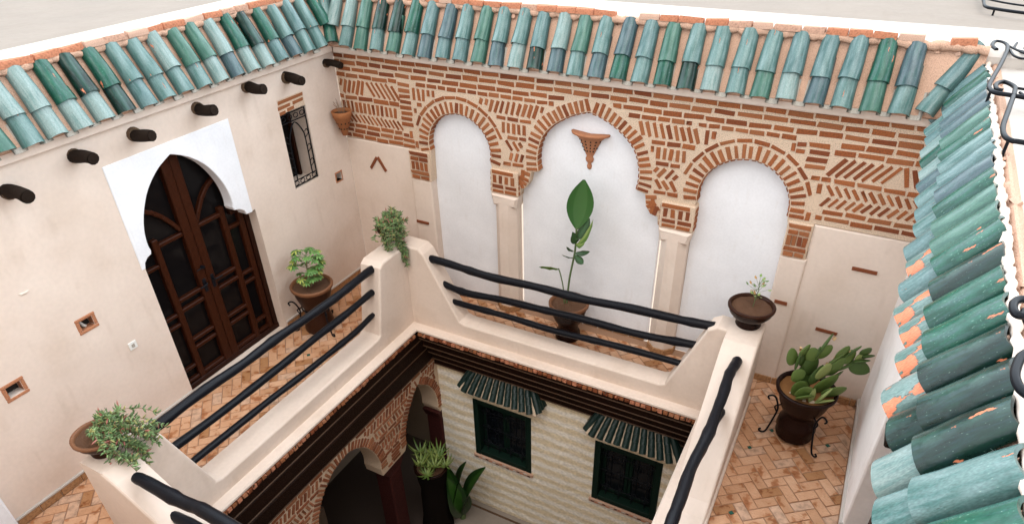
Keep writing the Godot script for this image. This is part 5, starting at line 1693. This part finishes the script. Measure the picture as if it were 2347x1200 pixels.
	part(t, "leaf", leafm(0.24, 0.10, -0.5, 0.35, 7, 0.9, Color(0.10, 0.20, 0.04), Color(0.17, 0.28, 0.06), M.leaf_any, 0.006), Transform3D(dirb(Vector3(-1, 0.32, 0.2), 0.9), Vector3(-0.12, 0.94, 0.03)))
	for e in [[Vector3(0.06, 1.28, 0), Vector3(0.75, 1, 0.1), 0.46, 0.14, 0.3, true], [Vector3(0.06, 1.36, 0.02), Vector3(0.55, 1, -0.4), 0.30, 0.13, 0.2, false], [Vector3(0.06, 1.30, 0), Vector3(1.0, 0.35, 0.4), 0.20, 0.10, 0.5, true], [Vector3(0.05, 1.30, 0), Vector3(0.1, 1.0, 0.5), 0.18, 0.10, 0.4, false], [Vector3(0.05, 1.16, 0), Vector3(0.9, -0.35, 0.5), 0.20, 0.085, 0.5, false], [Vector3(0.05, 1.18, 0), Vector3(1.0, 0.1, -0.2), 0.19, 0.07, 0.5, false], [Vector3(0.04, 1.12, 0), Vector3(-1.0, 0.0, 0.4), 0.14, 0.075, 0.4, false], [Vector3(0.04, 1.2, 0), Vector3(-0.5, 0.5, 0.7), 0.12, 0.06, 0.4, false]]:
		var c0 := Color(0.09, 0.17, 0.035) if e[5] else Color(0.025, 0.06, 0.02)
		part(t, "leaf", leafm(e[2], e[3], e[4], 0.35, 7, 0.92, c0, Color(0.22, 0.30, 0.08) if e[5] else c0 * 1.4, M.leaf_any, 0.004), Transform3D(dirb(e[1], 0.6), e[0]))
	# prickly pear in an iron stand
	t = thing("potted_cactus", "prickly pear cactus with flat green pads in a dark goblet pot", "potted plant", Vector3(5.95, 0.0, 0.76))
	prof = [Vector2(0.0, 0.02), Vector2(0.15, 0.02), Vector2(0.172, 0.04), Vector2(0.178, 0.07), Vector2(0.168, 0.09), Vector2(0.186, 0.15), Vector2(0.175, 0.23), Vector2(0.138, 0.30), Vector2(0.142, 0.325), Vector2(0.18, 0.37), Vector2(0.218, 0.46), Vector2(0.245, 0.56), Vector2(0.255, 0.60)]
	rim = [Vector2(0.255, 0.595), Vector2(0.276, 0.605), Vector2(0.280, 0.63), Vector2(0.268, 0.643), Vector2(0.248, 0.636), Vector2(0.24, 0.59)]
	pot(t, prof, rim, "pot_dark", "pot_dark", 0.246, 0.612, "soil_orange")
	var pm := MB.new()
	var prs := []
	for i in 13:
		var f := i / 12.0
		prs.append(Vector2(0.5 * pow(sin(PI * pow(f, 0.82)), 0.56) if i > 0 and i < 12 else 0.0, f))
	pm.lathe(prs, 14)
	var padm := pm.done(null)
	var gx := Vector3(0.88, 0, -0.47)      # across, as one faces it from the far corner
	var gz := Vector3(0.47, 0, 0.88)
	var P := func(a: float, y: float, b := 0.0) -> Vector3: return gx * a + gz * b + Vector3(0, y, 0)
	var pads := [  # base, direction, length, width, face yaw, material
		[P.call(-0.06, 0.61, 0.05), P.call(-0.5, 0.8, 0.2), 0.20, 0.15, 0.3, "pad"], [P.call(-0.05, 0.62, 0.12), P.call(-0.55, 0.6, 0.6), 0.19, 0.14, 0.1, "pad"],
		[P.call(-0.02, 0.60, 0.16), P.call(-0.1, 1, 0.1), 0.17, 0.075, 0.5, "pad_pale"], [P.call(0.02, 0.60, 0.17), P.call(0.5, 0.9, 0.1), 0.20, 0.05, 0.9, "pad_pale"], [P.call(0.0, 0.60, 0.17), P.call(1, 0.35, 0.2), 0.17, 0.045, 0.4, "pad_pale"],
		[P.call(-0.02, 0.62, 0.0), P.call(-0.25, 1, -0.1), 0.26, 0.13, 0.0, "pad_dark"], [P.call(-0.12, 0.78, 0.06), P.call(-0.55, 1, 0.0), 0.14, 0.12, 0.2, "pad"], [P.call(-0.18, 0.88, 0.02), P.call(0.05, 1, 0.0), 0.19, 0.07, 1.1, "pad_dark"], [P.call(-0.20, 0.92, 0.0), P.call(-0.3, 1, 0.0), 0.19, 0.10, 0.3, "pad"], [P.call(-0.16, 1.02, 0.0), P.call(0.45, 1, 0.0), 0.14, 0.09, 0.5, "pad"],
		[P.call(-0.03, 0.80, 0.0), P.call(-0.05, 1, 0.0), 0.22, 0.14, 0.2, "pad_dark"], [P.call(-0.02, 0.96, 0.0), P.call(-0.35, 1, 0.1), 0.17, 0.11, 0.1, "pad"], [P.call(-0.0, 0.98, -0.02), P.call(0.5, 0.8, 0.1), 0.18, 0.12, 0.0, "pad"], [P.call(-0.01, 1.0, 0.0), P.call(0.42, 1, -0.1), 0.26, 0.055, 1.0, "pad_dark"], [P.call(-0.01, 0.98, 0.0), P.call(0.1, 1, 0.0), 0.14, 0.05, 0.9, "pad_dark"],
		[P.call(0.05, 0.62, 0.05), P.call(0.5, 0.8, 0.1), 0.26, 0.15, 0.15, "pad"], [P.call(0.08, 0.62, 0.02), P.call(0.75, 0.9, 0.0), 0.28, 0.13, 0.6, "pad_dark"], [P.call(0.05, 0.78, 0.05), P.call(0.2, 1, 0.1), 0.20, 0.13, 0.3, "pad_pale"], [P.call(0.10, 0.88, 0.0), P.call(0.7, 0.8, 0.0), 0.24, 0.11, 0.7, "pad"], [P.call(0.22, 0.84, 0.0), P.call(1, 0.6, 0.0), 0.22, 0.05, 0.9, "pad_dark"], [P.call(0.20, 0.98, 0.0), P.call(0.3, 1, 0.1), 0.16, 0.12, 0.3, "pad"], [P.call(0.25, 1.0, 0.0), P.call(0.9, 0.9, 0.0), 0.17, 0.07, 0.8, "pad_dark"],
		[P.call(0.38, 0.94, 0.0), P.call(0.5, 1, 0.0), 0.13, 0.09, 0.2, "pad_pale"], [P.call(0.40, 1.02, 0.0), P.call(0.6, 1, 0.2), 0.11, 0.09, 0.1, "pad_dark"], [P.call(0.40, 1.0, 0.0), P.call(1, 0.2, 0.1), 0.12, 0.08, 0.3, "pad_dark"], [P.call(0.32, 0.93, 0.0), P.call(0.9, -0.35, 0.2), 0.19, 0.12, 0.2, "pad_dark"], [P.call(0.33, 0.95, 0.0), P.call(0.7, 0.2, 0.2), 0.15, 0.11, 0.2, "pad_dark"],
		[P.call(-0.08, 0.64, 0.14), P.call(-0.3, 1, 0.3), 0.18, 0.15, 0.0, "pad"], [P.call(0.0, 0.72, 0.05), P.call(0.2, 1, 0.0), 0.22, 0.14, 0.4, "pad_dark"], [P.call(0.10, 0.62, 0.10), P.call(0.7, 0.7, 0.3), 0.22, 0.16, 0.0, "pad"], [P.call(0.14, 0.80, 0.02), P.call(0.5, 1, 0.0), 0.22, 0.12, 0.2, "pad"], [P.call(0.26, 0.92, 0.0), P.call(0.5, 1, -0.1), 0.16, 0.11, 0.1, "pad"], [P.call(-0.10, 0.88, -0.02), P.call(0.2, 1, -0.1), 0.18, 0.11, 0.3, "pad_dark"]]
	for e in pads:
		var b := dirb(e[1])
		# wide side turned towards the walkway, then twisted
		var wide: Vector3 = (gx - b.y * gx.dot(b.y)).normalized()
		b = Basis(wide, b.y, wide.cross(b.y)) * Basis(Vector3.UP, e[4])
		part(t, "cactus_pad", padm, Transform3D(b.scaled_local(Vector3(e[3] * 1.22, e[2] * 1.12, 0.032)), e[0]), M[e[5]])
	for e in [P.call(0.12, 0.96, 0.03), P.call(0.16, 1.0, 0.02), P.call(0.08, 0.97, 0.05), P.call(-0.17, 1.10, 0.0), P.call(0.10, 1.23, 0.0), P.call(0.30, 1.06, 0.0)]:
		part(t, "dry_tip", brick_meshes[1], Transform3D(Basis(Vector3(1, 1, 0).normalized(), e.x * 20.0).scaled_local(Vector3(0.035, 0.022, 0.022)), e), M.dry_bit)
	for k in 14:
		var a := q.randf_range(-2.6, -0.4)
		part(t, "pebble", brick_meshes[k % 8], Transform3D(Basis(Vector3.UP, a).scaled_local(Vector3(0.022, 0.018, 0.016)), Vector3(cos(a) * 0.17, 0.612, -sin(a) * 0.17)), M.pebble)
	stand("round the cactus pot on the right walkway", Vector3(5.95, 0, 0.76), 0.21, 0.40, 0.75)
	# seedling on the right pillar
	t = thing("potted_sapling", "tiny leafy sapling in a dark footed bowl on the back right pillar", "potted plant", Vector3(5.275, 1.003, 0.50))
	prof = [Vector2(0.0, 0.0), Vector2(0.115, 0.0), Vector2(0.122, 0.015), Vector2(0.112, 0.03), Vector2(0.12, 0.04), Vector2(0.108, 0.06), Vector2(0.112, 0.075), Vector2(0.165, 0.11), Vector2(0.20, 0.155), Vector2(0.212, 0.20)]
	rim = [Vector2(0.212, 0.198), Vector2(0.222, 0.205), Vector2(0.224, 0.225), Vector2(0.214, 0.235), Vector2(0.196, 0.23), Vector2(0.188, 0.19)]
	pot(t, prof, rim, "pot_dark", "pot_brown", 0.196, 0.212, "soil")
	part(t, "stem", tubem([Vector3(0.01, 0.2, 0), Vector3(0.015, 0.30, 0.0), Vector3(0.03, 0.40, 0.0), Vector3(0.02, 0.50, 0.0)], 0.0035, M.stem_green, 5))
	var m2 := MB.new()
	for i in 26:
		var h := q.randf_range(0.30, 0.50)
		var a := q.randf() * TAU
		var rr := q.randf_range(0.02, 0.10)
		var c := Vector3(0.02 + cos(a) * rr, h + 0.02, sin(a) * rr)
		m2.col = Color(0.1, 0.13, 0.05)
		m2.tube([Vector3(0.02, h - 0.02, 0), c], 0.0016, 4, false)
		var col: Color = [Color(0.14, 0.24, 0.06), Color(0.26, 0.34, 0.10), Color(0.09, 0.17, 0.05), Color(0.34, 0.20, 0.07)][i % 4]
		leaf_into(m2, Transform3D(dirb(Vector3(cos(a), q.randf_range(-0.2, 0.6), sin(a))), c), 0.042, 0.026, 0.4, 0.2, 3, 0.95, col, col * 1.2)
	part(t, "foliage", m2.done(M.leaf_any)).set_meta("kind", "stuff")
	# lower court: spiky plant on a pedestal, big dark leaves beside it
	t = thing("potted_spiky_plant", "pot of spiky green rosettes in the dark corner of the lower courtyard", "potted plant", Vector3(1.58, -3.6, 1.12))
	prof = [Vector2(0.0, 0.0), Vector2(0.24, 0.0), Vector2(0.235, 0.10), Vector2(0.20, 0.35), Vector2(0.19, 0.8), Vector2(0.18, 0.95), Vector2(0.205, 1.10), Vector2(0.225, 1.32)]
	rim = [Vector2(0.225, 1.315), Vector2(0.242, 1.33), Vector2(0.244, 1.36), Vector2(0.23, 1.372), Vector2(0.21, 1.36), Vector2(0.20, 1.31)]
	pot(t, prof, rim, "pot_shade", "pot_dark", 0.21, 1.34, "soil")
	for i in 11:
		var a := TAU * i / 11.0 * 2.4
		var rr := 0.05 + 0.22 * (i / 11.0)
		var c := Vector3(cos(a) * rr, 1.36 + q.randf_range(0.05, 0.16), sin(a) * rr)
		var m := MB.new()
		for k in 11:
			var d := Vector3(cos(TAU * k / 11.0 + i), q.randf_range(-0.15, 0.45), sin(TAU * k / 11.0 + i))
			var col := Color(0.07, 0.13, 0.025).lerp(Color(0.20, 0.25, 0.06), q.randf())
			leaf_into(m, Transform3D(dirb(d), c), q.randf_range(0.15, 0.24), 0.028, 1.0, 0.4, 4, 0.62, col, col)
		part(t, "rosette", m.done(M.leaf_any))
		part(t, "stem", tubem([Vector3(cos(a) * rr * 0.7, 1.33, sin(a) * rr * 0.7), c], 0.006, M.stem_green, 5))
	t = thing("broad_leaf_plant", "broad dark green leaves standing by the striped wall in the lower courtyard", "plant", Vector3(1.82, -3.6, 0.80))
	for e in [[Vector3(-0.12, 1, 0.1), 1.20, 0.42, 0.5], [Vector3(0.15, 1, 0.05), 1.25, 0.40, 0.4], [Vector3(0.0, 1, 0.4), 1.15, 0.46, 0.8], [Vector3(-0.35, 0.9, 0.35), 1.05, 0.40, 0.9], [Vector3(0.25, 1, 0.35), 1.0, 0.36, 0.7]]:
		part(t, "leaf", leafm(e[1], e[2], e[3], 0.35, 10, 0.9, Color(0.012, 0.04, 0.010), Color(0.03, 0.085, 0.012), M.leaf_gloss), Transform3D(dirb(e[0], 0.5), Vector3(e[0].x * 0.1, 0.1, e[0].z * 0.1)))
	part(t, "stem", tubem([Vector3(0, 0, 0), Vector3(0, 0.2, 0)], 0.05, M.stem_green, 8))
	# cone pot on the left wall, by the corner
	t = thing("hanging_cone_pot", "terracotta cone pot with dry twigs hung in the corner by the brick wall", "wall pot", Vector3(0.13, 2.03, 0.16))
	var m3 := MB.new()
	m3.lathe([Vector2(0.0, 0.0), Vector2(0.03, 0.01), Vector2(0.105, 0.23), Vector2(0.112, 0.235), Vector2(0.125, 0.31), Vector2(0.118, 0.315), Vector2(0.105, 0.305), Vector2(0.095, 0.25)], 24)
	part(t, "cone", m3.done(M.terracotta_deep))
	part(t, "soil", soil_disc(0.10, 0.285, M.soil, 4))
	for k in 22:
		var a := TAU * k / 11.0 + (0.28 if k > 10 else 0.0)
		var f := 0.42 if k > 10 else 0.72
		var r2 := 0.03 + 0.075 * (f * 0.23) / 0.23
		part(t, "pierced_hole", brick_meshes[k % 8], Transform3D(Basis(Vector3(-sin(a), 0, -cos(a)) * 0.014, Vector3.UP * 0.02, Vector3(cos(a), 0, -sin(a)) * 0.006), Vector3(cos(a) * (r2 - 0.002), f * 0.24, -sin(a) * (r2 - 0.002))), M.void)
	for k in 9:
		var a := k * 0.7
		part(t, "twig", tubem([Vector3(cos(a) * 0.03, 0.28, sin(a) * 0.03), Vector3(cos(a) * 0.05, 0.36, sin(a) * 0.05), Vector3(cos(a) * 0.09, 0.40 + 0.02 * (k % 3), sin(a) * 0.08)], 0.0035, M.stem_brown, 4))
	# clay sconce in the central recess
	t = thing("clay_sconce", "flared pierced terracotta wall sconce high in the central white arch", "wall sconce", Vector3(3.285, 2.045, -0.098))
	m3 = MB.new()
	m3.lathe([Vector2(0.0, 0.0), Vector2(0.022, 0.012), Vector2(0.030, 0.045), Vector2(0.018, 0.075), Vector2(0.040, 0.095), Vector2(0.048, 0.125), Vector2(0.036, 0.155), Vector2(0.052, 0.185), Vector2(0.085, 0.26), Vector2(0.125, 0.34), Vector2(0.165, 0.375), Vector2(0.212, 0.395), Vector2(0.218, 0.412), Vector2(0.205, 0.42), Vector2(0.0, 0.40)], 26, 1, Vector3.ZERO, PI + 0.0, TAU)
	part(t, "half_cone", m3.done(M.terracotta), Transform3D(Basis().scaled_local(Vector3(1, 1, 0.62)), Vector3.ZERO))
	for r in 4:
		for k in 6 - (3 - r) % 2:
			var f := 0.22 + 0.038 * r
			var rad := 0.068 + (f - 0.22) * 0.47
			var a := PI + PI * (k + 0.7) / 6.4
			part(t, "pierced_hole", brick_meshes[(k + r) % 8], Transform3D(Basis(Vector3(-sin(a), 0, -cos(a) * 0.62).normalized() * 0.013, Vector3.UP * 0.016, Vector3(cos(a), 0, -sin(a)).normalized() * 0.006), Vector3(cos(a) * rad, f, -sin(a) * rad * 0.62)), M.void)

func stand(where: String, at: Vector3, r: float, h: float, turn: float):
	var t := thing("iron_plant_stand", "black wrought iron tripod stand with curled feet " + where, "plant stand", at, 0.0, "wrought iron plant stands")
	var ring := []
	for i in 25: ring.append(Vector3(cos(TAU * i / 24.0) * (r * 0.86), h, sin(TAU * i / 24.0) * (r * 0.86)))
	part(t, "ring", tubem(ring, 0.009, M.iron, 6))
	for k in 3:
		var a := turn + TAU * k / 3.0
		var d := Vector3(cos(a), 0, sin(a))
		var U := Vector3.UP
		var p := [d * (r + 0.10) + U * (h + 0.05), d * (r + 0.115) + U * (h + 0.085), d * (r + 0.075) + U * (h + 0.10), d * (r + 0.035) + U * (h + 0.06), d * (r + 0.0) + U * (h * 0.85), d * (r + 0.02) + U * (h * 0.5), d * (r + 0.05) + U * 0.06, d * (r + 0.075) + U * 0.014, d * (r + 0.11) + U * 0.016, d * (r + 0.125) + U * 0.042, d * (r + 0.105) + U * 0.052]
		part(t, "leg", tubem(smooth_path(p, 5), 0.0095, M.iron, 7))
		part(t, "brace", tubem(smooth_path([d * r * 0.85 + U * h, d * (r + 0.03) + U * (h - 0.03), d * (r + 0.01) + U * (h - 0.09)], 4), 0.008, M.iron, 6))

func iron_frames():
	# wrought iron scrollwork racks standing on the right coping
	var y := 3.565
	var F := [
		["flat iron rack at the photo's top right corner, beyond the scrolled ones", [[[6.534, -2.839], [6.540, -2.325], [6.545, -2.038], [6.622, -1.935], [6.858, -1.812], [7.340, -1.658]], [[6.550, -2.479], [6.827, -2.223], [7.340, -2.069]]], [[6.622, -1.966], [7.238, -1.709]]],
		["iron rack with a curled horn and scrolled brackets, middle of the top right group", [[[6.550, -0.190], [6.527, -0.313], [6.555, -0.477], [6.622, -0.426], [6.622, -0.221], [6.550, 0.293], [6.463, 0.837], [6.461, 0.991], [6.494, 1.053], [6.622, 1.084], [7.135, 1.269]], [[6.622, -0.395], [6.745, -0.117], [7.033, 0.293]], [[6.642, -0.221], [6.653, -0.046], [6.704, 0.037], [6.766, -0.046], [6.929, 0.037]], [[6.704, -0.497], [6.673, -0.272], [6.745, -0.190], [6.786, -0.292], [6.735, -0.323]], [[6.807, 0.190], [6.755, 0.293], [6.796, 0.395], [6.878, 0.324]]], [[6.468, 0.960], [6.929, 1.166]]],
		["iron rack with a small curl at its shoulder and a rounded lower corner", [[[6.529, 0.981], [6.497, 0.960], [6.500, 0.837], [6.545, 0.755], [6.596, 0.837], [6.596, 0.960], [6.540, 1.371], [6.491, 1.731], [6.488, 1.905], [6.519, 1.977], [6.591, 1.987], [7.033, 2.110]], [[6.596, 0.878], [6.827, 0.940], [7.135, 1.064]], [[6.622, 0.981], [6.653, 1.064], [6.704, 1.002], [6.724, 1.104]]], [[6.509, 1.936], [6.929, 2.090]]],
		["iron rack end with a single tight curl near the right edge of the photo", [[[6.622, 3.795], [6.488, 3.733], [6.443, 3.733], [6.417, 3.764], [6.409, 3.815], [6.417, 3.851], [6.437, 3.846], [6.443, 3.815]]], [[6.468, 3.743], [6.602, 3.795]]],
		["iron rack end with a large open curl lowest at the right edge", [[[6.622, 4.164], [6.468, 4.071], [6.421, 4.093], [6.398, 4.164], [6.388, 4.236], [6.401, 4.298], [6.437, 4.318], [6.478, 4.277]]], [[6.468, 4.082], [6.602, 4.164]]]]
	for i in F.size():
		var t := thing("iron_scroll_rack", "black " + F[i][0], "iron rack", Vector3.ZERO, 0.0, "wrought iron racks on the white coping")
		var n := 0
		for c in F[i][1]:
			var pts := []
			for p in c: pts.append(Vector3(p[0], y, p[1]))
			part(t, "frame" if n == 0 else "scroll", tubem(smooth_path(pts, 6), 0.0145 if n == 0 else 0.009, M.iron, 8))
			n += 1
		for p in F[i][2]:
			part(t, "foot", tubem([Vector3(p[0], 3.45, p[1]), Vector3(p[0], y, p[1])], 0.009, M.iron, 6))

func _ready():
	rng.seed = 20240
	set_stage()
	make_materials()
	make_brick_meshes()
	make_tiles()
	back_wall()
	left_wall()
	right_wall()
	parapet()
	floors()
	cornice()
	lower_court()
	eaves()
	door()
	small_window()
	logs_and_vents()
	rails()
	plants()
	iron_frames()
